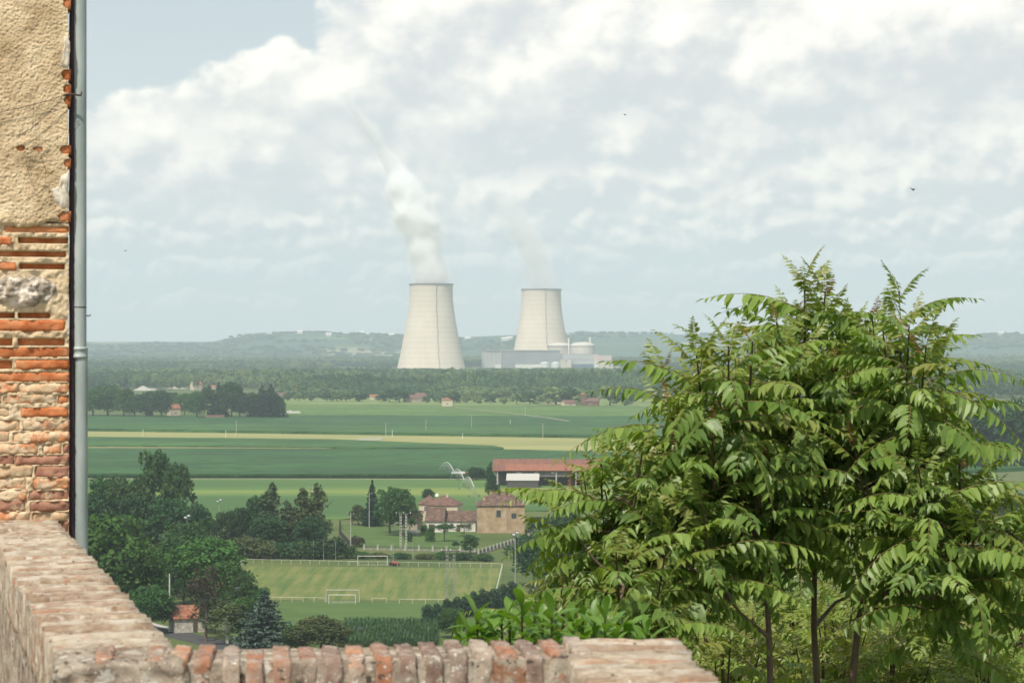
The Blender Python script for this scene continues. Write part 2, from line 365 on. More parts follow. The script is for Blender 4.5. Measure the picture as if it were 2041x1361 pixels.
def leaf_mesh(name, P, Nrm, size, m):
    """one diamond leaf clump at each point P, facing roughly along Nrm"""
    n = len(P); rr = nrng.normal(size=(n, 3)); d = Nrm * 0.9 + rr * 0.75; d /= np.linalg.norm(d, axis=1)[:, None]
    a = np.cross(d, nrng.normal(size=(n, 3))); a /= np.linalg.norm(a, axis=1)[:, None] + 1e-9; b = np.cross(d, a)
    s = (size * nrng.uniform(0.6, 1.35, n))[:, None]
    V = np.stack([P - a * s, P - b * s * 0.55 + d * s * 0.12, P + a * s, P + b * s * 0.55 + d * s * 0.12], 1).reshape(-1, 3)
    me = bpy.data.meshes.new(name)
    me.vertices.add(4 * n); me.vertices.foreach_set('co', V.astype(np.float32).ravel())
    me.loops.add(4 * n); me.loops.foreach_set('vertex_index', np.arange(4 * n, dtype=np.int32))
    me.polygons.add(n); me.polygons.foreach_set('loop_start', np.arange(0, 4 * n, 4, dtype=np.int32))
    me.update(calc_edges=True); me.validate(); me.materials.append(m)
    return me
def lobes_points(lobes, n, shell=0.6, under=0.35):
    L = np.array(lobes, float); w = (L[:, 3] * L[:, 4]); w /= w.sum()
    idx = nrng.choice(len(L), n, p=w); d = nrng.normal(size=(n, 3)); d[:, 2] += 0.12; d /= np.linalg.norm(d, axis=1)[:, None]
    keep = (d[:, 2] > -under) | (nrng.random(n) < 0.35)
    rad = shell + (1 - shell) * nrng.random(n) ** 0.5
    bump_ = 1 + 0.22 * np.sin(d[:, 0] * 7 + idx) * np.sin(d[:, 1] * 6 + idx * 2) * np.sin(d[:, 2] * 8 + idx * 3) + 0.13 * np.abs(nrng.normal(size=n))
    r3 = np.stack([L[idx, 3], L[idx, 3], L[idx, 4]], 1)
    P = L[idx, :3] + d * r3 * (rad * bump_)[:, None]
    return P[keep], d[keep]
def round_lobes(h, w, k, lo=0.28, seed=0):
    r_ = random.Random(seed); L = [(0, 0, h * 0.60, w * 0.34, h * 0.27)]
    for i in range(k):
        a = i * 2.399 + r_.uniform(-.4, .4); t_ = (i + 0.5) / k
        z = h * (lo + 0.08 + (0.90 - lo - 0.08) * t_); prof = math.sin(math.pi * min(1, 0.22 + 0.70 * t_)) ** 0.7
        rr = w * 0.5 * prof * r_.uniform(0.45, 0.86); s = r_.uniform(0.10, 0.195)
        L.append((rr * math.cos(a), rr * math.sin(a), z - s * h * 0.25, w * s * 1.05, h * s * 0.66))
    return L
def trunk_mesh(name, h, r, limbs, m, seed=0, lo=0.3):
    b = MB(); r_ = random.Random(seed)
    pts = [(0.02 * h * math.sin(i * 1.3 + seed) * i / 4, 0.02 * h * math.cos(i * 1.7 + seed) * i / 4, h * 0.8 * i / 5) for i in range(6)]; pts[0] = (0, 0, -0.3)
    b.tube(pts, [r * (1.25, 0.95, 0.8, 0.6, 0.4, 0.15)[i] for i in range(6)], 7)
    for i in range(limbs):
        z = h * r_.uniform(lo * 0.85, 0.62); a = i * 2.4 + r_.uniform(-.3, .3); l = h * r_.uniform(0.16, 0.28)
        p0 = Vector((0, 0, z)); p2 = p0 + Vector((math.cos(a) * l, math.sin(a) * l, l * r_.uniform(0.5, 1.0))); p1 = (p0 + p2) / 2 - Vector((0, 0, l * 0.12))
        b.tube([p0, p1, p2], [r * 0.42, r * 0.28, r * 0.08], 5)
    return b.mesh(name, m, True)
PROTO = {}
def proto(kind, tone, var):
    key = (kind, tone, var)
    if key in PROTO: return PROTO[key]
    s = hash((kind, var)) % 1000 if False else (sum(map(ord, kind)) * 7 + var * 31) % 1000
    h = 12.0
    if kind == 'round':
        w = 9.0; L = round_lobes(h, w, 24, 0.2, s); P, Nn = lobes_points(L, 6500); crown = leaf_mesh('crown', P, Nn, 0.28, FOL[tone]); tr = trunk_mesh('trunk', h, 0.26, 7, M_bark, s, 0.24)
    elif kind == 'loose':
        w = 8.0; L = round_lobes(h, w, 20, 0.18, s); L = [(x, y, z, a * 0.82, b * 0.82) for x, y, z, a, b in L]; P, Nn = lobes_points(L, 4200, 0.45); crown = leaf_mesh('crown', P, Nn, 0.28, FOL[tone]); tr = trunk_mesh('trunk', h, 0.24, 8, M_bark, s, 0.2)
    elif kind == 'sparse':
        w = 8.0; L = round_lobes(h, w, 16, 0.2, s); L = [(x, y, z, a * 0.7, b * 0.7) for x, y, z, a, b in L]; P, Nn = lobes_points(L, 1500, 0.3); crown = leaf_mesh('crown', P, Nn, 0.24, FOL[tone]); tr = trunk_mesh('trunk', h, 0.22, 12, M_bark, s, 0.25)
    elif kind == 'poplar':
        w = 4.2; r_ = random.Random(s); L = []
        for i in range(30):
            t_ = i / 29; z = h * (0.10 + 0.83 * t_); pr = math.sin(math.pi * (0.16 + 0.78 * t_)) ** 0.8; a = r_.uniform(0, 6.3)
            q_ = r_.uniform(0.1, 0.34); L.append((w * q_ * pr * math.cos(a), w * q_ * pr * math.sin(a), z, w * r_.uniform(0.12, 0.24) * pr + 0.08, h * r_.uniform(0.05, 0.11)))
        P, Nn = lobes_points(L, 3800, 0.45); crown = leaf_mesh('crown', P, Nn, 0.25, FOL[tone]); tr = trunk_mesh('trunk', h, 0.2, 5, M_bark, s, 0.15)
    elif kind == 'shrub':
        h = 4.0; w = 5.5; r_ = random.Random(s); L = [(r_.uniform(-1, 1) * w * .3, r_.uniform(-1, 1) * w * .3, h * r_.uniform(.18, .5), w * r_.uniform(.18, .28), h * r_.uniform(.25, .4)) for _ in range(9)]
        P, Nn = lobes_points(L, 2200, 0.7, 0.1); crown = leaf_mesh('crown', P, Nn, 0.24, FOL[tone]); tr = trunk_mesh('trunk', h * 0.8, 0.1, 5, M_bark, s, 0.1)
    elif kind in ('spruce', 'cedar'):
        w = 5.4 if kind == 'spruce' else 7.5; PP, NN = [], []; tiers = 27 if kind == 'spruce' else 20; r_ = random.Random(s)
        for i in range(tiers):
            t_ = i / (tiers - 1); z = h * (0.07 + 0.90 * t_); rad = w * 0.5 * (1 - t_) ** (0.85 if kind == 'spruce' else 0.7) + 0.12
            nb = max(5, int(9 * (1 - t_) + 5))
            for k in range(nb):
                a = 2 * math.pi * (k + r_.random() * 0.6) / nb + i; zj = r_.uniform(-.3, .3); rl = rad * r_.uniform(0.6, 1.15); q = max(14, int(46 * rl / 2.4))
                u = nrng.random(q) ** 0.7; side = nrng.normal(size=q) * 0.16 * rl * (1.1 - u)
                dr = -0.30 if kind == 'spruce' else -0.06
                x = u * rl; PP.append(np.stack([np.cos(a) * x - np.sin(a) * side, np.sin(a) * x + np.cos(a) * side, z + dr * x + 0.12 * u * u * rl + nrng.normal(size=q) * 0.13 + zj], 1))
                nn_ = np.tile(np.array([[math.cos(a) * .4, math.sin(a) * .4, 1.0]]), (q, 1)); NN.append(nn_)
        crown = leaf_mesh('crown', np.concatenate(PP), np.concatenate(NN), 0.26, FOL[tone]); tr = trunk_mesh('trunk', h * 1.15, 0.2, 0, M_bark, s)
    elif kind == 'umbrella':
        L = [(0.0, 0, 9.6, 2.6, 1.6)] + [(2.6 * math.cos(i * 1.05), 2.6 * math.sin(i * 1.05), 9.1, 1.9, 1.35) for i in range(6)]
        P, Nn = lobes_points(L, 2800, 0.75, 0.3); crown = leaf_mesh('crown', P, Nn, 0.28, FOL[tone]); tr = trunk_mesh('trunk', 11, 0.3, 5, M_bark, s, 0.6)
        w = 9.0; h = 11.5
    elif kind == 'thuja':
        r_ = random.Random(s); w = 4.6; h = 8.0
        L = [(r_.uniform(-.5, .5), r_.uniform(-.5, .5), h * (0.08 + 0.82 * i / 8), w * 0.46 * (1 - 0.62 * (i / 8) ** 1.6), h * 0.13) for i in range(9)]
        P, Nn = lobes_points(L, 3000, 0.75); crown = leaf_mesh('crown', P, Nn, 0.24, FOL[tone]); tr = trunk_mesh('trunk', h, 0.15, 0, M_bark, s)
    elif kind == 'birch':
        w = 5.5; L = round_lobes(h, w, 8, 0.12, s); L = [(x, y, z, a * .75, b * .75) for x, y, z, a, b in L]; P, Nn = lobes_points(L, 1300, 0.3); crown = leaf_mesh('crown', P, Nn, 0.22, FOL[tone]); tr = trunk_mesh('trunk', h * 0.95, 0.15, 9, M_barkpale, s, 0.3)
    elif kind == 'forest':
        w = 9.0; L = round_lobes(h, w, 8, 0.15, s); P, Nn = lobes_points(L, 620, 0.7, 0.1); crown = leaf_mesh('crown', P, Nn, 0.95, FOL[tone]); tr = trunk_mesh('trunk', h, 0.25, 2, M_bark, s, 0.2)
    # real extent of the crown: callers size trees by it
    co = np.empty(len(crown.vertices) * 3, np.float32); crown.vertices.foreach_get('co', co); co = co.reshape(-1, 3)
    wx = np.percentile(np.abs(co[:, 0]), 97) * 2; hz = np.percentile(co[:, 2], 99.5)
    PROTO[key] = (crown, tr, float(wx), float(hz))
    return PROTO[key]
N_VAR = {'round': 5, 'loose': 4, 'poplar': 3, 'shrub': 4, 'thuja': 3, 'forest': 4}
NAMES = {'round': ('broadleaf_tree', 'tree'), 'loose': ('broadleaf_tree', 'tree'), 'sparse': ('broadleaf_tree', 'tree'), 'poplar': ('poplar_tree', 'tree'), 'shrub': ('shrub', 'shrub'), 'spruce': ('spruce_tree', 'tree'),
         'cedar': ('cedar_tree', 'tree'), 'umbrella': ('umbrella_pine', 'tree'), 'thuja': ('hedge_conifer', 'tree'), 'birch': ('birch_tree', 'tree'), 'forest': ('broadleaf_tree', 'tree')}
tcount = [0]
def tree(kind, tone, base, height, width, label, group=None):
    tcount[0] += 1; c, t_, w0, h0 = proto(kind, tone, tcount[0] % N_VAR.get(kind, 1))
    nm, cat = NAMES[kind]
    r = thing(nm, label, cat, base, rng.uniform(0, 6.28), group, (width / w0, width / w0, height / h0))
    link('crown', c, r); link('trunk', t_, r)
    return r
def ptree(px, base_py, top_py, wpx, kind, tone, label, group=None, Y=None, z=0.0):
    """a tree by its place in the photo: foot on the plain, real height and width from its distance"""
    p = gnd(px, base_py, z) if Y is None else Vector(((px - CX) / F * Y, Y, z))
    hgt = H - (top_py - HY) / F * p.y - p.z
    return tree(kind, tone, p, hgt, wpx / F * p.y, label, group)
ORD = ['first', 'second', 'third', 'fourth', 'fifth', 'sixth', 'seventh', 'eighth', 'ninth', 'tenth', 'eleventh', 'twelfth', 'thirteenth', 'fourteenth', 'fifteenth', 'sixteenth', 'seventeenth', 'eighteenth',
       'nineteenth', 'twentieth', 'twenty-first', 'twenty-second', 'twenty-third', 'twenty-fourth', 'twenty-fifth', 'twenty-sixth', 'twenty-seventh', 'twenty-eighth', 'twenty-ninth', 'thirtieth']

# the wood on the left of the valley
for px, b_, t_, w_, k_, tone, lab in (
 (205, 1078, 950, 78, 'loose', 'mid', 'leafy tree beside the drainpipe, at the back of the left wood'),
 (255, 1084, 955, 82, 'loose', 'mid', 'rounded tree just left of the tallest tree in the left wood'),
 (309, 1076, 899, 74, 'loose', 'mid', 'tallest tree of the left wood, upright crown against the dark maize'),
 (354, 1082, 926, 66, 'loose', 'mid', 'upright tree just right of the tallest tree in the left wood'),
 (196, 1120, 985, 90, 'round', 'dark', 'dark tree touching the drainpipe halfway down the left wood'),
 (262, 1118, 985, 100, 'round', 'dark', 'dark round tree below the tallest tree of the left wood'),
 (330, 1118, 995, 104, 'round', 'dark', 'wide dark tree in the middle of the left wood'),
 (392, 1112, 1005, 74, 'round', 'dark', 'dark tree in the left wood, between the two light masts'),
 (372, 1150, 1042, 110, 'round', 'mid', 'broad tree behind the small lamp in the left wood'),
 (455, 1098, 1020, 52, 'round', 'dark', 'small dark tree right behind the tall grey floodlight mast'),
 (482, 1096, 1012, 40, 'round', 'dark', 'narrow dark tree just right of the tall grey floodlight mast'),
 (512, 1094, 990, 52, 'loose', 'dark', 'dark tree left of the first poplar by the soybean field'),
 (545, 1094, 964, 52, 'poplar', 'poplar', 'leftmost and tallest poplar by the soybean field'),
 (573, 1093, 1000, 44, 'poplar', 'poplar', 'shorter poplar second from the left by the soybean field'),
 (604, 1094, 975, 48, 'poplar', 'olive', 'third poplar from the left by the soybean field, brownish crown'),
 (634, 1094, 966, 42, 'poplar', 'olive', 'rightmost poplar by the soybean field, slim brownish crown'),
 (530, 1106, 1028, 76, 'round', 'dark', 'round dark tree standing in front of the leftmost poplar'),
 (618, 1102, 1030, 70, 'round', 'dark', 'dark bushy tree in front of the two rightmost poplars'),
 (222, 1235, 1028, 170, 'round', 'fresh', 'big bright green tree beside the foot of the drainpipe'),
 (292, 1232, 1098, 100, 'round', 'fresh', 'green tree between the big bright tree and the white pole'),
 (350, 1190, 1070, 110, 'round', 'mid', 'green tree behind the tall white concrete pole'),
 (415, 1205, 1074, 140, 'round', 'fresh', 'wide bright tree left of the football pitch corner'),
 (366, 1205, 1120, 80, 'round', 'mid', 'tree between the white concrete pole and the tiled cabin'),
 (448, 1222, 1120, 90, 'round', 'fresh', 'green tree overhanging the left edge of the pitch'),
 (486, 1232, 1148, 56, 'loose', 'mid', 'small loose tree at the near left corner of the pitch'),
 (410, 1278, 1128, 66, 'sparse', 'brown', 'half bare brownish tree in front of the tiled cabin'),
 (296, 1262, 1168, 92, 'round', 'mid', 'low green tree left of the white pole above the road'),
 (452, 1282, 1196, 76, 'birch', 'olive', 'thin birch with pale bare branches beside the road'),
 (428, 1262, 1180, 60, 'round', 'dark', 'dark tree behind the thin birch with pale branches'),
 (490, 1275, 1192, 66, 'round', 'fresh', 'green tree between the thin birch and the blue cedar'),
 (514, 1232, 1170, 52, 'round', 'mid', 'small round tree right behind the blue cedar'),
 (527, 1302, 1180, 104, 'cedar', 'blue', 'blue grey cedar in front of the pitch'),
 (640, 1306, 1229, 120, 'round', 'olive', 'round olive tree above the parapet, right of the blue cedar'),
 (590, 1304, 1246, 60, 'round', 'fresh', 'low green tree between the blue cedar and the olive tree'),
): ptree(px, b_, t_, w_, k_, tone, lab, 'trees of the left wood')
# scrub between the poplars and the pitch
scrub = [(455, 1112, 1082, 60, 'mid'), (492, 1110, 1068, 80, 'olive'), (530, 1112, 1078, 70, 'olive'), (566, 1112, 1080, 66, 'dark'), (600, 1112, 1078, 62, 'mid'), (634, 1113, 1076, 66, 'dark'), (662, 1113, 1070, 56, 'dark'), (690, 1112, 1086, 40, 'mid')]
for i, (px, b_, t_, w_, tone) in enumerate(scrub):
    ptree(px, b_, t_, w_, 'shrub', tone, f'{ORD[i]} shrub from the left in the scrub behind the far pitch rail', 'scrub behind the pitch')
weeds = [(725, 1113, 1098, 40, 'mid'), (757, 1113, 1101, 36, 'olive'), (800, 1113, 1100, 40, 'mid'), (845, 1114, 1103, 42, 'olive'), (885, 1115, 1100, 40, 'mid'), (925, 1116, 1100, 40, 'dark'), (965, 1117, 1103, 46, 'mid')]
for i, (px, b_, t_, w_, tone) in enumerate(weeds):
    ptree(px, b_, t_, w_, 'shrub', tone, f'low bush, {ORD[i]} from the left on the bank below the garden fence', 'bushes below the garden fence')
for px, b_, t_, w_, k_, tone, lab in (
 (742, 1048, 959, 34, 'spruce', 'needle', 'dark pointed spruce at the edge of the soybean field'),
 (777, 1062, 972, 56, 'loose', 'mid', 'taller left half of the tree pair beside the spruce'),
 (798, 1068, 976, 66, 'round', 'mid', 'large round tree between the spruce and the tile roofed shed'),
 (714, 1046, 1006, 34, 'loose', 'olive', 'brownish small tree left of the spruce'),
 (853, 1000, 974, 22, 'round', 'dark', 'small dark tree behind the hip roofed cream house'),
 (886, 1079, 1044, 40, 'umbrella', 'mid', 'small umbrella pine on the lawn before the farm'),
 (858, 1079, 1047, 19, 'thuja', 'fresh', 'little pointed conifer on the lawn beside the umbrella pine'),
 (814, 1079, 1058, 16, 'shrub', 'dark', 'dark round bush beside the white gas tank'),
 (846, 1064, 1046, 14, 'shrub', 'mid', 'small bush behind the little pointed conifer'),
 (926, 1068, 1040, 34, 'birch', 'olive', 'grey twiggy bush in front of the white farm wall'),
 (907, 1087, 1079, 16, 'shrub', 'dark', 'tiny dark bush on the lawn by the garden fence'),
 (712, 1090, 1068, 26, 'shrub', 'brown', 'purplish bush in the left corner of the fenced lawn'),
 (938, 1104, 1066, 30, 'loose', 'mid', 'thin tree at the right end of the garden fence'),
 (950, 958, 931, 38, 'round', 'dark', 'dark round tree left of the long red roofed barn'),
 (977, 1004, 922, 18, 'poplar', 'dark', 'narrow dark poplar at the corner of the red roofed barn'),
 (986, 1010, 950, 20, 'poplar', 'dark', 'second narrow poplar in front of the red roofed barn'),
 (1072, 1168, 1062, 110, 'round', 'dark', 'dark tree right of the pitch behind the tall mast'),
 (1128, 1190, 1075, 120, 'round', 'dark', 'dark tree right of the pitch, half hidden by near leaves'),
 (1190, 1210, 1100, 120, 'round', 'mid', 'tree far right of the pitch seen through near leaves'),
 (1110, 1235, 1150, 100, 'round', 'olive', 'brownish tree behind the conifer hedge at the pitch'),
 (902, 1272, 1212, 62, 'round', 'mid', 'round green tree in front of the conifer hedge'),
 (1075, 1062, 1030, 50, 'round', 'dark', 'dark tree right of the ochre farmhouse'),
 (1130, 1085, 1020, 70, 'round', 'mid', 'tree beyond the ochre farmhouse behind near leaves'),
): ptree(px, b_, t_, w_, k_, tone, lab)
for i in range(10):
    ptree(853 + 18.5 * i, 1246 - 4.6 * i, 1205 - 5.0 * i + 3 * math.sin(i * 2), 34, 'thuja', 'needle', f'{ORD[i]} conifer from the left in the hedge at the pitch', 'conifer hedge at the pitch')
# tree row out on the plain, left
row = [(185, 832, 773, 58, 'round', 'fresh'), (215, 832, 768, 60, 'round', 'mid'), (247, 833, 775, 46, 'round', 'fresh'), (268, 833, 786, 40, 'round', 'dark'), (298, 833, 780, 42, 'round', 'dark'), (322, 834, 778, 44, 'round', 'dark'),
       (345, 815, 782, 30, 'round', 'mid'), (368, 830, 784, 36, 'round', 'fresh'), (392, 835, 780, 40, 'round', 'mid'), (414, 833, 770, 34, 'loose', 'dark'), (436, 834, 764, 34, 'spruce', 'needle'), (462, 835, 762, 50, 'round', 'dark'),
       (478, 835, 784, 40, 'round', 'dark'), (500, 834, 782, 34, 'round', 'mid'), (522, 834, 770, 46, 'cedar', 'needle'), (540, 835, 768, 52, 'cedar', 'needle'), (556, 832, 790, 26, 'round', 'dark')]
for i, (px, b_, t_, w_, k_, tone) in enumerate(row):
    ptree(px, b_, t_, w_, k_, tone, f'{ORD[i]} tree from the drainpipe in the row across the green plain', 'tree row on the plain')
# trees at the edge of the far wood, among the farm roofs
edge_px = [572, 596, 622, 652, 672, 690, 716, 760, 776, 796, 850, 872, 905, 930, 952, 978, 1004, 1030, 1056, 1078, 1108, 1132, 1150, 1216, 1246]
big = {776: 30, 1108: 36, 1132: 34, 1216: 42, 1246: 34, 796: 30}
edge_trees = []
for i, px in enumerate(edge_px):
    hpx = big.get(px, rng.uniform(14, 24)); b_ = 799 + (px - 570) * 0.016
    edge_trees.append(ptree(px, b_, b_ - hpx, hpx * rng.uniform(1.1, 1.5), 'forest', 'forest' if i % 3 else 'mid', f'{ORD[i]} tree from the left along the edge of the far wood', 'trees along the far wood edge'))
# dark wood at the right edge
for i, px in enumerate((1880, 1905, 1930, 1955, 1978, 2000, 2022, 2045, 2070)):
    ptree(px, 933 + (i % 2) * 3, 803 + 10 * math.sin(i * 1.9) + (18 if i == 0 else 0), 46, 'poplar' if i % 2 else 'loose', 'dark', f'{ORD[i]} tree from the left in the dark wood at the right edge', 'dark wood at the right edge')
for i, px in enumerate((1900, 1935, 1968, 2000, 2030, 2062)):
    ptree(px, 1040, 985 + 5 * math.sin(i * 2.4), 46, 'round', 'dark', f'{ORD[i]} treetop from the left below the grey green meadow', 'treetops below the right meadow')

# far woods: instanced crowns of the trees that stand along the wood's edge
def scatter(name, label, pts, scales, sources):
    me = bpy.data.meshes.new(name); me.from_pydata([tuple(p) for p in pts], [], [])
    a = me.attributes.new('tree_scale', 'FLOAT_VECTOR', 'POINT'); a.data.foreach_set('vector', np.array(scales, np.float32).ravel())
    o = link(name, me); tag(o, label, 'wood', kind='stuff')
    ng = bpy.data.node_groups.new('wood_scatter', 'GeometryNodeTree')
    ng.interface.new_socket('Geometry', in_out='INPUT', socket_type='NodeSocketGeometry'); ng.interface.new_socket('Geometry', in_out='OUTPUT', socket_type='NodeSocketGeometry')
    gi = ng.nodes.new('NodeGroupInput'); go = ng.nodes.new('NodeGroupOutput'); iop = ng.nodes.new('GeometryNodeInstanceOnPoints'); iop.inputs['Pick Instance'].default_value = True
    g2i = ng.nodes.new('GeometryNodeJoinGeometry')
    for s in sources:
        oi = ng.nodes.new('GeometryNodeObjectInfo'); oi.inputs['Object'].default_value = s; oi.inputs['As Instance'].default_value = True
        ng.links.new(oi.outputs['Geometry'], g2i.inputs[0])
    ri = ng.nodes.new('FunctionNodeRandomValue'); ri.data_type = 'INT'; ri.inputs[4].default_value = 0; ri.inputs[5].default_value = len(sources) - 1
    rr = ng.nodes.new('FunctionNodeRandomValue'); rr.data_type = 'FLOAT_VECTOR'; rr.inputs[0].default_value = (0, 0, 0); rr.inputs[1].default_value = (0, 0, 6.283); rr.inputs['Seed'].default_value = 5
    na = ng.nodes.new('GeometryNodeInputNamedAttribute'); na.data_type = 'FLOAT_VECTOR'; na.inputs[0].default_value = 'tree_scale'
    ng.links.new(gi.outputs[0], iop.inputs['Points']); ng.links.new(g2i.outputs[0], iop.inputs['Instance']); ng.links.new(ri.outputs[2], iop.inputs['Instance Index'])
    ng.links.new(rr.outputs[0], iop.inputs['Rotation']); ng.links.new(na.outputs[0], iop.inputs['Scale']); ng.links.new(iop.outputs[0], go.inputs[0])
    md = o.modifiers.new('scatter', 'NODES'); md.node_group = ng
    return o
srcs = [next(c for c in t_.children if c.name.startswith('crown')) for t_ in edge_trees[1:6]]
pts, scs = [], []
def hgt_noise(x, y): return mnoise.noise(Vector((x / 260, y / 420, 4.2)))
Y = 2330.0
while Y < 4380:
    half = 0.27 * Y; step = 9.0 if Y < 2700 else 11.0
    x = -half
    while x < half:
        px = CX + x / Y * F
        ok = True
        if px < 560 and Y < 2750: ok = False                    # sunlit clearing with the farm behind the tree row
        if px > 1830 and Y < 2700: ok = mnoise.noise(Vector((x / 90, Y / 200, 1))) > 0.1
        if 880 < px < 1260 and 4050 < Y: ok = False               # forecourt of the plant
        if ok and hgt_noise(x + 900, Y) < -0.42: ok = False
        if ok:
            front = smooth(2300, 2700, np.array(Y)) if 560 < px < 1300 else 1.0
            h_ = (7.0 + 11.5 * float(front)) * (1 + 0.6 * hgt_noise(x * 1.6, Y * 1.3)) * rng.uniform(0.7, 1.25)
            h_ = min(h_, (56 - (49.0 + 5.0 * hgt_noise(x * 0.9 + 500, Y * 0.5)) * Y / F) * rng.uniform(0.78, 1.14)); w_ = rng.uniform(7, 13)
            pts.append((x + rng.uniform(-4, 4), Y + rng.uniform(-10, 10), 0)); scs.append((w_ / 8.2, w_ / 8.2, h_ / 12.0))
        x += step * rng.uniform(0.8, 1.2)
    Y += 14 if Y < 2750 else 26
scatter('far_wood', 'broad green wood stretching across the plain before the cooling towers', pts, scs, srcs)
pts, scs = [], []
Y = 4620.0
while Y < 7300:
    half = 0.27 * Y; x = -half
    while x < half:
        px = CX + x / Y * F
        if mnoise.noise(Vector((x / 520, Y / 380, 8.8))) > -0.12 and not (920 < px < 1260 and Y < 5250) and not (780 < px < 940 and Y < 4750):
            h_ = 17 * (1 + 0.3 * mnoise.noise(Vector((x / 200, Y / 300, 0)))) * rng.uniform(0.8, 1.2); w_ = rng.uniform(13, 20)
            pts.append((x + rng.uniform(-8, 8), Y + rng.uniform(-18, 18), 0)); scs.append((w_ / 8.2, w_ / 8.2, h_ / 12.0))
        x += 17 * rng.uniform(0.8, 1.2)
    Y += 46
scatter('far_wood', 'hazy blue wooded plain behind the cooling towers', pts, scs, srcs)
pts, scs = [], []
hx, hy = nrng.uniform(-2700, 2700, 5200), nrng.uniform(7300, 9750, 5200)
hzv = None
for x, y in zip(hx, hy):
    if abs(x) > 0.26 * y: continue
    ridge = y > 9350
    if mnoise.fractal(Vector((x / 500, y / 500, 3.3)), 0.8, 2.0, 3) > (-0.15 if not ridge else 0.05):
        z = float(hills_z(np.array([[x]]), np.array([[y]]))[0, 0]); w_ = rng.uniform(16, 34)
        pts.append((x, y, z - 2)); scs.append((w_ / 8.2, w_ / 8.2, rng.uniform(9, 15) / 12.0))
scatter('hill_wood', 'woods and hedges scattered over the far blue hills', pts, scs, srcs)

# ------------------------------------------------------------------ building kit
M_cream = mat('render_cream', [(0.3, (0.46, 0.40, 0.28)), (0.7, (0.56, 0.50, 0.37))], scale=0.8, detail=8)
M_ochre = mat('render_ochre', [(0.36, (0.29, 0.20, 0.12)), (0.5, (0.36, 0.262, 0.165)), (0.64, (0.43, 0.33, 0.22))], scale=0.55, detail=9, dirt=((0.22, 0.15, 0.09), 0.9, 0.58, 0.75))
M_white = mat('render_white', [(0.3, (0.55, 0.53, 0.47)), (0.7, (0.72, 0.70, 0.64))], scale=0.7, detail=8, dirt=((0.35, 0.32, 0.27), 1.2, 0.55, 0.72))
M_stone = mat('rubble_wall', [(0.3, (0.24, 0.20, 0.155)), (0.7, (0.42, 0.37, 0.30))], scale=1.6, detail=8, bump=0.5)
M_cabin = mat('cabin_stone', [(0.36, (0.34, 0.31, 0.26)), (0.64, (0.55, 0.52, 0.46))], scale=2.2, detail=8, bump=0.6)
M_grey = mat('grey_cladding', [(0.3, (0.135, 0.13, 0.125)), (0.7, (0.19, 0.18, 0.175))], scale=0.5, detail=7)
M_greywood = mat('dark_boards', [(0.3, (0.06, 0.058, 0.058)), (0.7, (0.10, 0.096, 0.092))], scale=2, stretch=(6, 6, 0.4))
def tile_mat(name, stops, pitch=0.42):
    m = mat(name, stops, scale=1.1, detail=9, nrough=0.7, dirt=((0.085, 0.07, 0.06), 0.7, 0.48, 0.66)); nt = m.node_tree; t = NT(nt)
    p = next(n for n in nt.nodes if n.type == 'BSDF_PRINCIPLED'); tc = t.n('ShaderNodeTexCoord')
    wv = t.n('ShaderNodeTexWave', ins={'Scale': 1 / pitch * 0.5, 'Distortion': 0.6, 'Detail': 2}); t.set(wv.inputs['Vector'], tc.outputs['Object'])
    b = t.n('ShaderNodeBump', ins={'Strength': 0.8, 'Distance': 0.1}); t.set(b.inputs['Height'], wv.outputs['Fac']); nt.links.new(b.outputs[0], p.inputs['Normal'])
    return m
M_tilered = tile_mat('tiles_red', [(0.36, (0.25, 0.095, 0.055)), (0.5, (0.32, 0.13, 0.075)), (0.64, (0.40, 0.19, 0.115))])
M_tilebrown = tile_mat('tiles_brown', [(0.36, (0.085, 0.055, 0.045)), (0.5, (0.145, 0.09, 0.07)), (0.64, (0.27, 0.17, 0.12))])
M_tilepink = tile_mat('tiles_pink', [(0.36, (0.15, 0.082, 0.065)), (0.64, (0.225, 0.125, 0.095))])
M_barnroof = mat('barn_roof', [(0.3, (0.145, 0.068, 0.052)), (0.7, (0.20, 0.098, 0.072))], scale=0.25, detail=8, stretch=(3, 1, 1), dirt=((0.22, 0.10, 0.075), 0.3, 0.5, 0.7))
M_barnroof2 = mat('barn_roof_new', [(0.3, (0.215, 0.092, 0.058)), (0.7, (0.27, 0.12, 0.078))], scale=0.25, detail=8, stretch=(3, 1, 1))
M_glass = mat('window_glass', [(0.4, (0.03, 0.035, 0.04)), (0.6, (0.06, 0.065, 0.07))], rough=0.15, spec=0.6)
M_shutter = plain('shutter_grey', (0.17, 0.18, 0.17)); M_trimw = plain('trim_white', (0.68, 0.66, 0.60)); M_timber = plain('timber_dark', (0.10, 0.075, 0.055))
M_concrete = mat('concrete', [(0.3, (0.32, 0.31, 0.285)), (0.7, (0.46, 0.45, 0.42))], scale=1.2, detail=8)
M_steel = plain('galvanised_steel', (0.34, 0.36, 0.37), rough=0.55, metallic=0.3); M_darksteel = plain('dark_steel', (0.05, 0.052, 0.055)); M_wpaint = plain('white_paint', (0.62, 0.61, 0.57), rough=0.6)
M_redpaint = plain('red_paint', (0.34, 0.06, 0.05), rough=0.4); M_rubber = plain('rubber', (0.03, 0.03, 0.03)); M_lampglass = plain('lamp_glass', (0.6, 0.62, 0.63), rough=0.2)

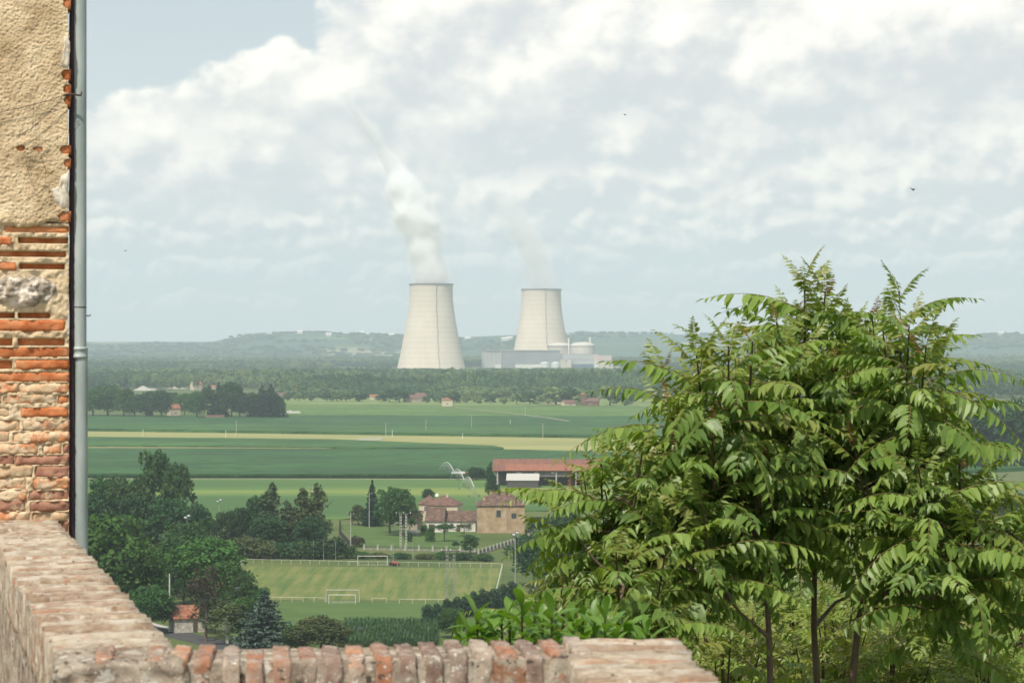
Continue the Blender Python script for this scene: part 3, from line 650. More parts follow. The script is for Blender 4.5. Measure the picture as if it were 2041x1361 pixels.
def house(name, label, cat, loc, rz, w, d, h, roof, rh, wm, rm, wins=(), doors=(), chim=(), over=0.35, rz_deg=True):
    """front face looks to local -Y; w along X, d along Y"""
    r = thing(name, label, cat, loc, R(rz))
    b = MB(); b.box(-w/2, w/2, -d/2, d/2, -0.3, h)
    if roof == 'gable': b.add([(-w/2, -d/2, h), (-w/2, d/2, h), (-w/2, 0, h + rh * 0.97), (w/2, -d/2, h), (w/2, d/2, h), (w/2, 0, h + rh * 0.97)], [(0, 2, 1), (3, 4, 5)])
    if roof == 'gable_y': b.add([(-w/2, -d/2, h), (w/2, -d/2, h), (0, -d/2, h + rh * 0.97), (-w/2, d/2, h), (w/2, d/2, h), (0, d/2, h + rh * 0.97)], [(0, 1, 2), (3, 5, 4)])
    if roof == 'mono': b.add([(-w/2, -d/2, h), (w/2, -d/2, h), (w/2, d/2, h), (-w/2, d/2, h), (-w/2, d/2, h + rh), (w/2, d/2, h + rh)], [(0, 3, 4), (1, 5, 2), (3, 2, 5, 4)])
    b.obj('wall', wm, r)
    W, D, t_ = w/2 + over, d/2 + over, 0.18; e = MB(); k = rh / (d / 2); dz = -over * k
    if roof == 'gable': top = [(-W, -D, h + dz), (W, -D, h + dz), (W, 0, h + rh), (-W, 0, h + rh), (W, D, h + dz), (-W, D, h + dz)]; fs = [(0, 1, 2, 3), (3, 2, 4, 5)]
    elif roof == 'gable_y':
        k = rh / (w / 2); dz = -over * k; top = [(-W, -D, h + dz), (0, -D, h + rh), (0, D, h + rh), (-W, D, h + dz), (W, -D, h + dz), (W, D, h + dz)]; fs = [(0, 1, 2, 3), (1, 4, 5, 2)]
    elif roof == 'hip':
        q = max(0.0, w/2 - d/2 * 0.95); dz = -over * rh / (d / 2)
        top = [(-W, -D, h + dz), (W, -D, h + dz), (W, D, h + dz), (-W, D, h + dz), (-q, 0, h + rh), (q, 0, h + rh)]; fs = [(0, 1, 5, 4), (1, 2, 5), (2, 3, 4, 5), (3, 0, 4)]
    elif roof == 'mono':
        k = rh / d; top = [(-W, -D, h - over * k), (W, -D, h - over * k), (W, D, h + rh + over * k), (-W, D, h + rh + over * k)]; fs = [(0, 1, 2, 3)]
    else:
        top = [(-W, -D, h), (W, -D, h), (W, D, h), (-W, D, h)]; fs = [(0, 1, 2, 3)]
    n = len(top); e.add([(x, y, z + 0.03) for x, y, z in top] + [(x, y, z + 0.03 + t_) for x, y, z in top], [tuple(reversed(f)) for f in fs] + [tuple(i + n for i in f) for f in fs])
    edges = {}
    for f in fs:
        for i in range(len(f)):
            a, c = f[i], f[(i + 1) % len(f)]; edges[(min(a, c), max(a, c))] = edges.get((min(a, c), max(a, c)), 0) + 1
    e.f += [(a, c, c + n, a + n) for (a, c), q in edges.items() if q == 1]
    ro = e.obj('roof', rm, r)
    for (cx_, cy2, cw, ch) in chim:
        cb = MB(); zb = h + (rh * (1 - abs(cy2) / (d / 2)) if roof in ('gable', 'hip') else rh * 0.4) - 0.4
        cb.box(cx_ - cw/2, cx_ + cw/2, cy2 - cw/2, cy2 + cw/2, zb, zb + ch + 0.4); cb.box(cx_ - cw*.62, cx_ + cw*.62, cy2 - cw*.62, cy2 + cw*.62, zb + ch + 0.4, zb + ch + 0.55); cb.obj('chimney', wm, ro)
    for face, u, z, ww, wh in wins:
        for nm, m_, g, p0, p1 in (('window', M_shutter if nm_sh else M_trimw, 0.12, 0.0, 0.05) for nm_sh in (face.isupper(),)):
            b2 = MB(); p = MB(); f_ = face.lower()
            def put(mb, u0, u1, z0, z1, a, c):
                if f_ == 'f': mb.box(u0, u1, -d/2 - c, -d/2 - a, z0, z1)
                elif f_ == 'r': mb.box(w/2 + a, w/2 + c, u0, u1, z0, z1)
                else: mb.box(-w/2 - c, -w/2 - a, u0, u1, z0, z1)
            put(b2, u - ww/2 - g, u - ww/2, z - g, z + wh + g, p0, 0.06); put(b2, u + ww/2, u + ww/2 + g, z - g, z + wh + g, p0, 0.06)
            put(b2, u - ww/2, u + ww/2, z + wh, z + wh + g, p0, 0.06); put(b2, u - ww/2, u + ww/2, z - g, z, p0, 0.09)
            put(b2, u - 0.03, u + 0.03, z, z + wh, 0.021, 0.045)
            wo = b2.obj('window', m_, r); put(p, u - ww/2, u + ww/2, z, z + wh, 0.002, 0.02); p.obj('pane', M_glass, wo)
    for face, u, ww, wh in doors:
        p = MB()
        if face == 'f': p.box(u - ww/2, u + ww/2, -d/2 - 0.05, -d/2 - 0.002, 0, wh)
        elif face == 'l': p.box(-w/2 - 0.05, -w/2 - 0.002, u - ww/2, u + ww/2, 0, wh)
        else: p.box(w/2 + 0.002, w/2 + 0.05, u - ww/2, u + ww/2, 0, wh)
        p.obj('door', M_timber, r)
    return r

# farm by the soybean field ------------------------------------------------
def hpos(px, py, z=0): p = gnd(px, py, z); return (p.x, p.y, p.z)
S = lambda py: (56 * F / (py - HY)) / F            # metres per photo pixel on the plain at that row
s = S(1040)
house('farmhouse', 'cream house with brown hip roof and a white dish', 'house', hpos(886, 1040), -8, 62 * s, 9, 5.6, 'hip', 2.6, M_cream, M_tilepink, wins=[('f', -4.2, 3.3, 0.9, 1.3), ('r', 0, 3.2, 0.9, 1.2)], chim=[(1.0, -0.6, 0.6, 1.0)])
house('farmhouse', 'lower hip roofed left wing of the cream house', 'house', hpos(856, 1036), -8, 34 * s, 8, 5.4, 'hip', 2.4, M_cream, M_tilepink, wins=[('f', -0.5, 3.1, 0.9, 1.5), ('l', 0, 3.0, 0.9, 1.2)])
s = S(1058)
house('stone_barn', 'old barn with mottled brown tile roof before the cream house', 'barn', hpos(870, 1058), -6, 34 * s, 9, 3.4, 'gable', 3.6, M_white, M_tilebrown, doors=[('f', -0.8, 1.8, 2.4)])
house('farm_wing', 'long low white wing with mottled brown roof', 'house', hpos(918, 1057), -6, 66 * s, 7.5, 3.2, 'gable', 2.6, M_white, M_tilebrown, wins=[('F', -2.2, 1.2, 0.8, 1.1), ('f', 3.0, 1.2, 0.8, 1.1)], doors=[('f', -0.2, 1.1, 2.1)])
house('garden_shed', 'small tall shed with sloping tile side left of the old barn', 'shed', hpos(827, 1055), -20, 22 * s, 4.2, 2.6, 'mono', 2.6, M_stone, M_tilepink)
s = S(1059)
oc = house('farmhouse', 'large ochre farmhouse with grey hip roof and two chimneys', 'house', hpos(998, 1059), 0, 95 * s, 11, 8.2, 'hip', 3.6, M_ochre, M_tilebrown,
      wins=[('F', -0.6, 4.8, 1.15, 1.9), ('F', 3.9, 4.4, 1.3, 1.4), ('r', 1.0, 4.6, 1.0, 1.6)], chim=[(-4.9, -3.4, 0.8, 1.3), (-2.9, 1.0, 0.9, 0.9)])
b = MB(); b.tube([(1.9, -5.58, 0), (1.9, -5.58, 8.1)], 0.07, 6); b.obj('drainpipe', M_steel, oc); b = MB(); b.tube([(-7.0, -5.58, 0), (-7.0, -5.58, 8.1)], 0.07, 6); b.obj('drainpipe', M_steel, oc)
b = MB(); b.tube([(-7.2, -6.0, 8.0), (-7.2, -6.0, 13.4)], 0.05, 5); b.tube([(-7.7, -6.0, 13.0), (-6.7, -6.0, 13.0)], 0.03, 4); b.obj('aerial', M_steel, oc)
# washing on the line before the ochre house
p = gnd(975, 1061)
wl = thing('washing_line', 'washing line with white sheet and dark red cloths before the ochre house', 'washing line', (p.x, p.y - 1.2, 0))
b = MB(); b.tube([(-2.6, 0, 0), (-2.6, 0, 2.5)], 0.05); b.tube([(3.0, 0, 0), (3.0, 0, 2.5)], 0.05); b.tube([(-2.6, 0, 2.4), (0, 0, 2.3), (3.0, 0, 2.4)], 0.015, 4); b.obj('line', M_steel, wl)
M_sheet = plain('cotton_white', (0.78, 0.77, 0.76)); M_clothred = plain('cotton_red', (0.25, 0.05, 0.07))
def cloth(x0, x1, z0, z1, m, ph):
    b = MB(); n = 8; vs_ = []
    for zz in (z1, (z0 + z1) / 2, z0):
        for i in range(n + 1): vs_.append((x0 + (x1 - x0) * i / n, 0.06 * math.sin(i * 1.4 + ph) * (z1 - zz + 0.2), zz))
    b.add(vs_, [(r_ * (n + 1) + i, r_ * (n + 1) + i + 1, (r_ + 1) * (n + 1) + i + 1, (r_ + 1) * (n + 1) + i) for r_ in range(2) for i in range(n)]); b.obj('cloth', m, wl)
cloth(-2.3, 0.0, 1.0, 2.3, M_sheet, 0); cloth(0.15, 0.9, 1.2, 2.3, M_clothred, 1); cloth(1.0, 1.6, 1.3, 2.3, M_clothred, 2); cloth(1.7, 2.2, 1.2, 2.3, M_clothred, 3)
# dish on the cream house
p = gnd(872, 1034); dish = thing('satellite_dish', 'white satellite dish on the roof of the cream house', 'dish', (p.x, p.y - 3.2, 7.35))
b = MB(); b.tube([(0, 0, -0.6), (0, 0, 0.5)], 0.04); b.obj('mast', M_steel, dish)
b = MB(); b.lathe([(0.02, 0.0), (0.3, 0.05), (0.55, 0.16), (0.56, 0.19), (0.3, 0.09), (0.02, 0.04)], 16); o = b.obj('reflector', M_wpaint, dish); o.rotation_euler = (R(65), 0, R(-20)); o.location = (0, -0.1, 0.5)
b = MB(); b.tube([(0, -0.1, 0.4), (0, -0.75, 0.35)], 0.03); b.obj('feed_arm', M_steel, dish)
# gas tank
p = gnd(825, 1066); gt = thing('gas_tank', 'white gas tank lying on feet beside the tile roofed shed', 'tank', (p.x, p.y, 0), R(-4))
b = MB(); prof = [(-1.7, 0.05), (-1.65, 0.3), (-1.5, 0.47), (-1.3, 0.55), (1.3, 0.55), (1.5, 0.47), (1.65, 0.3), (1.7, 0.05)]
n = 18; b.add([(x, r_ * math.cos(6.2832 * k / n), 0.85 + r_ * math.sin(6.2832 * k / n)) for x, r_ in prof for k in range(n)], [(i * n + k, (i + 1) * n + k, (i + 1) * n + (k + 1) % n, i * n + (k + 1) % n) for i in range(7) for k in range(n)]); b.obj('tank', M_wpaint, gt, True)
for x in (-1.0, 1.0): b = MB(); b.box(x - 0.1, x + 0.1, -0.35, 0.35, 0, 0.5); b.obj('foot', M_concrete, gt)
# barn with long red roof
s = S(968); p = gnd(1090, 968); barn = thing('hay_barn', 'long open barn with two tone red roof behind the farm', 'barn', (p.x, p.y, 0), R(-2))
L2 = 102 * s
b = MB(); b.box(-L2, L2, 6.5, 7.0, 0, 8.6); b.box(L2 - 0.5, L2, -7, 6.5, 0, 6.6); b.box(-L2 + 7, L2 - 0.5, -7.0, -6.6, 4.0, 6.6); b.box(-L2, -L2 + 0.5, -7.4, 6.5, 4.4, 6.6); b.obj('wall', M_grey, barn)
b = MB(); b.add([(-L2 - 1, -8, 6.4), (L2 + 1, -8, 6.4), (L2 + 1, 0.2, 10.6), (-L2 - 1, 0.2, 10.6), (L2 + 1, 8, 7.4), (-L2 - 1, 8, 7.4), (-L2 - 1, -8, 6.2), (L2 + 1, -8, 6.2), (L2 + 1, 0.2, 10.4), (-L2 - 1, 0.2, 10.4), (L2 + 1, 8, 7.2), (-L2 - 1, 8, 7.2)],
   [(0, 1, 2, 3), (3, 2, 4, 5), (6, 9, 8, 7), (9, 11, 10, 8), (0, 6, 7, 1), (0, 3, 9, 6), (3, 5, 11, 9), (1, 7, 8, 2), (2, 8, 10, 4), (4, 10, 11, 5)]); roof_o = b.obj('roof', M_barnroof, barn)
b = MB(); b.add([(-L2 + 4, -8.1, 6.5), (L2 + 1.05, -8.1, 6.5), (L2 + 1.05, -3.8, 8.75), (-L2 + 4, -3.8, 8.75), (-L2 + 4, -8.1, 6.35), (L2 + 1.05, -8.1, 6.35)], [(0, 1, 2, 3), (4, 5, 1, 0)]); tag(b.obj('roof_panel', M_barnroof2, roof_o), 'brighter orange lower roof sheets')
for k in range(6):
    x = -L2 + 1.0 + k * (2 * L2 - 2) / 5; b = MB(); b.box(x - 0.25, x + 0.25, -7.5, -7.05, 0, 6.3); b.obj('post', M_concrete, barn)
for k in range(5):
    x = -L2 + 9 + k * 6.5; b = MB(); b.box(x, x + 1.3, -7.06, -7.0, 5.2, 5.8); b.obj('skylight', M_trimw, barn)
s2 = S(972); p = gnd(1042, 972); house('lean_to', 'lean-to with white sloping roof before the red roofed barn', 'shed', (p.x, p.y - 2, 0), -2, 62 * s2, 6, 3.2, 'mono', 2.0, M_greywood, plain('sheet_pale', (0.42, 0.41, 0.38)))
# tiled cabin by the road
s = S(1256); p = gnd(374, 1257); house('stone_cabin', 'small stone cabin with orange tile roof by the road', 'cabin', (p.x, p.y, 0), 20, 6.2, 5.0, 2.9, 'gable', 2.0, M_cabin, M_tilered, doors=[('f', 1.0, 0.9, 2.0)])

# road below ----------------------------------------------------------------
M_asphalt = mat('asphalt', [(0.3, (0.05, 0.05, 0.052)), (0.7, (0.075, 0.075, 0.078))], scale=0.8, coord='pos')
ribbon('road', [gnd(x, y) for x, y in ((240, 1235), (300, 1252), (345, 1262), (400, 1275), (470, 1293), (560, 1330))], 6.5, 0.03, M_asphalt, 'grey road bend below the parapet', 'road')
ribbon('pavement', [gnd(x, y) for x, y in ((250, 1228), (312, 1246), (348, 1255))], 1.6, 0.12, M_concrete, 'pale pavement edge beside the road', 'pavement')

# football pitch ---------------------------------------------------------------
def pitch_mat():
    m = bpy.data.materials.new('pitch_grass'); m.use_nodes = True; nt = m.node_tree; t = NT(nt); p = nt.nodes['Principled BSDF']
    pos = t.n('ShaderNodeNewGeometry').outputs['Position']; sp = t.n('ShaderNodeSeparateXYZ', ins={0: pos})
    st = t.m('SINE', t.m('ADD', t.m('MULTIPLY', sp.outputs[0], 1.15), t.m('MULTIPLY', sp.outputs[1], 0.10)))
    n1 = t.noise(pos, 0.09, 8, 0.6); n2 = t.noise(t.n('ShaderNodeMapping', ins={'Vector': pos, 'Scale': (1, 0.045, 1), 'Rotation': (0, 0, 0.06)}).outputs[0], 0.55, 7, 0.7)
    f = t.m('ADD', t.m('ADD', t.m('MULTIPLY', t.m('SUBTRACT', n1, 0.5), 0.9), t.m('MULTIPLY', t.m('SUBTRACT', n2, 0.5), 2.4)), t.m('ADD', 0.5, t.m('MULTIPLY', st, 0.07)))
    c = t.ramp(f, [(0.15, (0.075, 0.125, 0.034)), (0.5, (0.125, 0.158, 0.046)), (0.85, (0.18, 0.185, 0.066))])
    t.set(p.inputs['Base Color'], c); p.inputs['Roughness'].default_value = 0.9; p.inputs['Specular IOR Level'].default_value = 0.15
    return m
M_pitch = pitch_mat()
M_lawn = mat('lawn', [(0.3, (0.055, 0.105, 0.024)), (0.7, (0.085, 0.140, 0.034))], scale=0.12, detail=8, coord='pos')
def sheet(name, pxs, z, m, label, cat):
    b = MB(); P = [gnd(x, y) for x, y in pxs]; b.add([(q.x, q.y, z) for q in P], [tuple(range(len(P)))[::-1]]); return tag(b.obj(name, m), label, cat, kind='structure')
sheet('football_pitch', [(462, 1128), (1003, 1132), (992, 1197), (440, 1194)], 0.02, M_pitch, 'mown yellow green football pitch inside white rails', 'pitch')
sheet('practice_lawn', [(436, 1198), (992, 1200), (880, 1262), (470, 1300)], 0.012, M_lawn, 'dark green lawn in front of the near pitch rail', 'lawn')
sheet('garden_lawn', [(682, 1046), (960, 1062), (948, 1096), (712, 1092)], 0.016, M_lawn, 'fenced garden lawn before the farm', 'lawn')
b = MB(); q0, q1 = gnd(608, 1233), gnd(640, 1234); b.box(q0.x, q1.x, q0.y - 0.25, q0.y + 0.25, 0.02, 0.03); tag(b.obj('pitch_line', M_wpaint), 'short white painted line on the dark lawn', 'marking', kind='structure')
def rail(pxs, label, step=2.55, h=1.05):
    P = [gnd(x, y) for x, y in pxs]; r = thing('pitch_rail', label, 'railing', P[0], 0, 'white rails round the pitch')
    L = [p - P[0] for p in P]; b = MB(); b.tube([(p.x, p.y, h) for p in L], 0.034, 6); b.obj('rail', M_wpaint, r)
    pm = MB(); pm.tube([(0, 0, -0.1), (0, 0, h - 0.03)], 0.036, 6); me = pm.mesh('post', M_wpaint)
    for a, c in zip(L[:-1], L[1:]):
        n = max(1, round((c - a).length / step))
        for i in range(n): o = link('post', me, r); o.location = a + (c - a) * ((i + 0.0) / n)
    o = link('post', me, r); o.location = L[-1]
rail([(486, 1122), (713, 1126.5)], 'white rail along the far end of the pitch, left of the goal')
rail([(793, 1128), (1000, 1131)], 'white rail along the far end of the pitch, right of the red tractor')
rail([(697, 1126.5), (790, 1127.5)], 'white rail section right behind the far goal')
rail([(486, 1122), (458, 1143)], 'white rail at the far left corner of the pitch')
rail([(538, 1199), (648, 1200)], 'white rail along the near end of the pitch, left of the near goals')
rail([(742, 1201), (770, 1201)], 'short white rail right of the near goals')
rail([(796, 1203), (900, 1204)], 'white rail along the near end of the pitch beside the tall twin pole')
rail([(1001, 1131), (988, 1186)], 'white rail along the right side of the pitch')
def goal(px, py, wpx, label, m, hh=2.44):
    p = gnd(px, py); w = wpx / F * p.y; r = thing('football_goal', label, 'goal', (p.x, p.y, 0), 0, 'football goals')
    for x in (-w/2, w/2): b = MB(); b.tube([(x, 0, -0.1), (x, 0, hh)], 0.07, 8); b.obj('post', m, r)
    b = MB(); b.tube([(-w/2, 0, hh), (w/2, 0, hh)], 0.07, 8); b.obj('crossbar', m, r)
    b = MB()
    for x in (-w/2, w/2): b.tube([(x, 0, hh - 0.05), (x, 0.9, hh - 0.1), (x, 2.0, 0.02)], 0.025, 5)
    b.tube([(-w/2, 2.0, 0.05), (w/2, 2.0, 0.05)], 0.03, 5); b.obj('net_frame', m, r)
M_rustwhite = plain('worn_white_paint', (0.50, 0.47, 0.42))
goal(742.5, 1127, 59, 'white goal at the far end of the pitch', M_wpaint)
goal(683, 1200, 66, 'larger weathered goal at the near end of the pitch', M_rustwhite, 2.7)
goal(682, 1203, 53, 'smaller white goal inside the larger near one', M_wpaint, 1.95)
# red tractor mower
p = gnd(786, 1127); tr = thing('mower_tractor', 'small red mowing tractor parked beside the far goal', 'tractor', (p.x, p.y + 0.5, 0), R(25))
b = MB(); b.box(-0.55, 0.55, -1.2, 0.2, 0.45, 1.05); b.box(-0.45, 0.45, -1.5, -1.2, 0.5, 0.95); b.obj('hood', M_redpaint, tr)
b = MB(); b.box(-0.6, 0.6, 0.2, 1.3, 0.45, 0.8); b.obj('body', M_redpaint, tr)
b = MB()
for x in (-0.55, 0.55):
    for y in (0.25, 1.2): b.tube([(x, y, 0.75), (x * 0.95, y, 1.95)], 0.04)
b.box(-0.65, 0.65, 0.1, 1.3, 1.95, 2.05); b.obj('cab', M_darksteel, tr)
for x in (-0.7, 0.7):
    for y, r_ in ((0.85, 0.55), (-1.0, 0.36)): b = MB(); b.tube([(x - 0.14, y, r_), (x + 0.14, y, r_)], r_, 16); b.obj('wheel', M_rubber, tr)
# bench at the hedge
p = gnd(853, 1249); bn = thing('bench', 'pale bench on the lawn by the conifer hedge', 'bench', (p.x, p.y, 0))
b = MB(); b.box(-1.0, 1.0, -0.2, 0.2, 0.4, 0.48); b.obj('seat', M_concrete, bn)
for x in (-0.8, 0.8): b = MB(); b.box(x - 0.08, x + 0.08, -0.18, 0.18, 0, 0.397); b.obj('leg', M_concrete, bn)

# garden fence -----------------------------------------------------------------
M_fencewall = mat('fence_wall', [(0.36, (0.16, 0.15, 0.125)), (0.64, (0.27, 0.255, 0.215))], scale=0.9, detail=8)
def fence(pxs, label, hp=1.35, step=4.1, bars=True):
    P = [gnd(x, y) for x, y in pxs]; r = thing('garden_fence', label, 'fence', P[0], 0, 'garden fences of the farm'); L = [p - P[0] for p in P]
    pm = MB(); pm.box(-0.2, 0.2, -0.2, 0.2, -0.1, hp); pm.box(-0.26, 0.26, -0.26, 0.26, hp, hp + 0.12); pme = pm.mesh('pillar', M_concrete if bars < 2 else M_darksteel)
    for a, c in zip(L[:-1], L[1:]):
        d = c - a; n = max(1, round(d.length / step)); ang = math.atan2(d.y, d.x)
        for i in range(n):
            o = link('pillar', pme, r); o.location = a + d * (i / n); o.rotation_euler = (0, 0, ang)
            l = d.length / n; b = MB(); b.box(0.22, l - 0.22, -0.1, 0.1, -0.1, 0.45 if bars < 2 else 0.1); o = b.obj('low_wall', M_fencewall, r); o.location = a + d * (i / n); o.rotation_euler = (0, 0, ang)
            if bars:
                b = MB(); b.box(0.24, l - 0.24, -0.02, 0.02, 0.95, 1.0)
                for k in range(int((l - 0.5) / 0.22)): b.box(0.3 + k * 0.22, 0.34 + k * 0.22, -0.02, 0.02, 0.46, 1.15)
                o = b.obj('bar_panel', M_darksteel, r); o.location = a + d * (i / n); o.rotation_euler = (0, 0, ang)
    o = link('pillar', pme, r); o.location = L[-1]
fence([(726, 1095), (918, 1099), (946, 1100)], 'long pillared fence along the front of the fenced lawn')
fence([(678, 1046), (677, 1066), (697, 1088)], 'iron fence bending along the left side of the fenced lawn', 1.3, 3.0, 2)
fence([(954, 1106), (1012, 1088), (1060, 1072)], 'pillared wall climbing right below the ochre farmhouse', 1.5, 3.4)
fence([(700, 1045), (726, 1046), (750, 1046), (790, 1047)], 'low white pillared wall at the back of the fenced lawn', 1.2, 3.6, False)

# poles --------------------------------------------------------------------------
def pole(px, base, top, label, kind='plain', r0=None, group=None, m=None):
    p = gnd(px, base); h_ = H - (top - HY) / F * p.y; m = m or M_concrete
    r = thing('utility_pole' if kind in ('plain', 'cross', 'twin') else 'light_mast', label, 'pole' if kind in ('plain', 'cross', 'twin') else 'lamp', (p.x, p.y, 0), 0, group)
    r0 = r0 or 0.13
    if kind == 'twin':
        for x in (-0.75, 0.75):
            b = MB(); b.box(x - 0.26, x - 0.16, -0.1, 0.1, 0, h_); b.box(x + 0.16, x + 0.26, -0.1, 0.1, 0, h_)
            for k in range(int(h_ / 0.8)): b.box(x - 0.16, x + 0.16, -0.09, 0.09, k * 0.8, k * 0.8 + 0.3)
            b.obj('shaft', m, r)
        b = MB(); b.box(-2.1, 2.1, -0.08, 0.08, h_ - 0.15, h_); b.obj('crossarm', M_darksteel, r)
        for x in (-1.9, 0.0, 1.9): b = MB(); b.lathe([(0.05, h_), (0.12, h_ + 0.1), (0.06, h_ + 0.2), (0.12, h_ + 0.3), (0.04, h_ + 0.4)], 8, x, 0, True); b.obj('insulator', M_trimw, r)
        return r
    b = MB(); b.tube([(0, 0, -0.2), (0, 0, h_)], [r0, r0 * 0.6], 7); b.obj('shaft', m, r)
    if kind == 'cross':
        b = MB(); b.box(-1.0, 1.0, -0.05, 0.05, h_ - 0.6, h_ - 0.45); b.obj('crossarm', M_darksteel, r)
        for x in (-0.85, 0.0, 0.85): b = MB(); b.lathe([(0.04, h_ - 0.45), (0.1, h_ - 0.3), (0.04, h_ - 0.15)], 8, x, 0, True); b.obj('insulator', M_trimw, r)
    if kind == 'flood':
        for dx in (-0.35, 0.45):
            b = MB(); b.box(dx - 0.42, dx + 0.42, -0.5, 0.1, h_ - 0.3 + (dx > 0) * 0.45, h_ + 0.2 + (dx > 0) * 0.45); o = b.obj('floodlight', M_darksteel, r)
            b = MB(); b.box(dx - 0.34, dx + 0.34, -0.53, -0.502, h_ - 0.22 + (dx > 0) * 0.45, h_ + 0.12 + (dx > 0) * 0.45); b.obj('lens', M_lampglass, o)
        b = MB(); b.box(-0.75, 0.9, -0.06, 0.06, h_ - 0.5, h_ - 0.4); b.obj('bracket', M_steel, r)
    if kind == 'street':
        b = MB(); b.lathe([(0.06, h_), (0.62, h_ + 0.08), (0.62, h_ + 0.16), (0.25, h_ + 0.34), (0.02, h_ + 0.38)], 14, 0, 0, True); b.obj('lamp_head', M_darksteel, r)
        b = MB(); b.lathe([(0.02, h_ - 0.1), (0.4, h_ - 0.04), (0.45, h_ + 0.05)], 14); b.obj('lens', M_lampglass, r)
    return r
pole(437, 1078, 998, 'tall grey floodlight mast left of the pitch', 'flood', 0.15, m=M_steel)
pole(1027, 1180, 1064, 'tall floodlight mast right of the pitch, among near leaves', 'flood', 0.15, m=M_steel)
pole(1033, 1092, 1045, 'thin grey pole beside the tall right floodlight mast', 'plain', 0.1, m=M_steel)
pole(373, 1130, 1030, 'small floodlight mast poking out of the left wood', 'flood', 0.12, m=M_steel)
pole(804, 1096, 1023, 'twin concrete pole with crossarm behind the garden fence', 'twin')
pole(898, 1206, 1097, 'tall dark twin pole at the near end of the pitch', 'twin', m=plain('weathered_concrete', (0.22, 0.215, 0.20)))
pole(699, 1091, 1021, 'slim grey pole at the left corner of the fenced lawn', 'cross', 0.14)
pole(736, 1052, 981, 'thin pole in front of the dark spruce', 'cross', 0.13)
pole(623, 1080, 970, 'pole with crossarm rising behind the brownish poplars', 'cross', 0.14)
pole(338, 1259, 1143, 'white banded concrete pole beside the tiled cabin', 'plain', 0.2, m=plain('pale_concrete', (0.5, 0.49, 0.46)))
pole(473, 1262, 1173, 'street lamp between the birch and the blue cedar', 'street', 0.09, m=M_darksteel)
pole(720, 1302, 1253, 'dark street lamp with round flat head above the parapet', 'street', 0.09, m=M_darksteel)
for i, (px, b_, t_) in enumerate(((625, 1115, 1076), (645, 1115, 1076), (669, 1115, 1078), (784, 1116, 1082), (823, 1116, 1080))):
    pole(px, b_, t_, f'{ORD[i]} thin net post from the left behind the far pitch rail', 'plain', 0.07, 'net posts behind the pitch', m=M_steel)
for i, (px, b_, t_, k_) in enumerate(((285, 872, 856, 'plain'), (450, 872, 857, 'plain'), (471, 873, 838, 'cross'), (769, 871, 841, 'cross'), (782, 872, 856, 'plain'), (849, 864, 835, 'cross'), (922, 875, 863, 'plain'), (940, 857, 827, 'cross'), (1017, 850, 836, 'plain'), (1047, 831, 806, 'cross'), (1082, 876, 843, 'cross'))):
    pole(px, b_, t_, f'{ORD[i]} line pole from the left out in the crops of the plain', k_, 0.2, 'line poles on the plain', m=M_wpaint if k_ == 'plain' else M_concrete)
# maize plants: front rows of the big field, and the small plot above the parapet
M_maize = foliage('maize_leaves', (0.040, 0.10, 0.042), (0.07, 0.15, 0.055), trans=0.2, island=0.3)
def maize(name, P, h_, label):
    n = len(P); P = np.array(P, float); V = []; 
    for k in range(6):
        a = nrng.uniform(0, 6.28, n); z0 = h_ * nrng.uniform(0.1, 0.6, n); z1 = z0 + h_ * nrng.uniform(0.18, 0.42, n); l = h_ * nrng.uniform(0.14, 0.30, n); w = 0.09 * h_ / 2
        dx, dy = np.cos(a), np.sin(a)
        q0 = P + np.stack([-dy * w, dx * w, z0], 1); q1 = P + np.stack([dy * w, -dx * w, z0], 1); q2 = P + np.stack([dx * l, dy * l, z1], 1)
        V.append(np.stack([q0, q1, q2], 1))
    V = np.concatenate(V).reshape(-1, 3); m_ = len(V) // 3
    me = bpy.data.meshes.new(name); me.vertices.add(len(V)); me.vertices.foreach_set('co', V.astype(np.float32).ravel()); me.loops.add(len(V)); me.loops.foreach_set('vertex_index', np.arange(len(V), dtype=np.int32))
    me.polygons.add(m_); me.polygons.foreach_set('loop_start', np.arange(0, len(V), 3, dtype=np.int32)); me.update(calc_edges=True); me.materials.append(M_maize)
    return tag(link(name, me), label, 'maize', kind='stuff')
P = []
for i in range(5200):
    px = rng.uniform(-150, 1010); g = gnd(px, float(np.interp(px, [-250, 175, 1000], [951, 952, 953]))); P.append((g.x, g.y - rng.uniform(0, 1.6), 0))
maize('maize_edge', P, 1.8, 'ragged front rows of maize along the light green field')
P = []; c0, c1 = gnd(690, 1247), gnd(884, 1250)
for i in range(40):
    for k in range(int(26 / 0.75)):
        pass
y0 = gnd(700, 1246).y; xa, xb = gnd(690, 1247).x, gnd(880, 1252).x
for r_ in range(int((xb - xa) / 0.75)):
    x = xa + r_ * 0.75
    for k in range(110): 
        yy = y0 - k * 0.3
        if rng.random() < 0.95: P.append((x + rng.uniform(-.08, .08) + 0.25 * (y0 - yy) * 0.1, yy + rng.uniform(-.1, .1), 0))
maize('maize_plot', P, 2.2, 'small plot of maize rows just above the parapet')
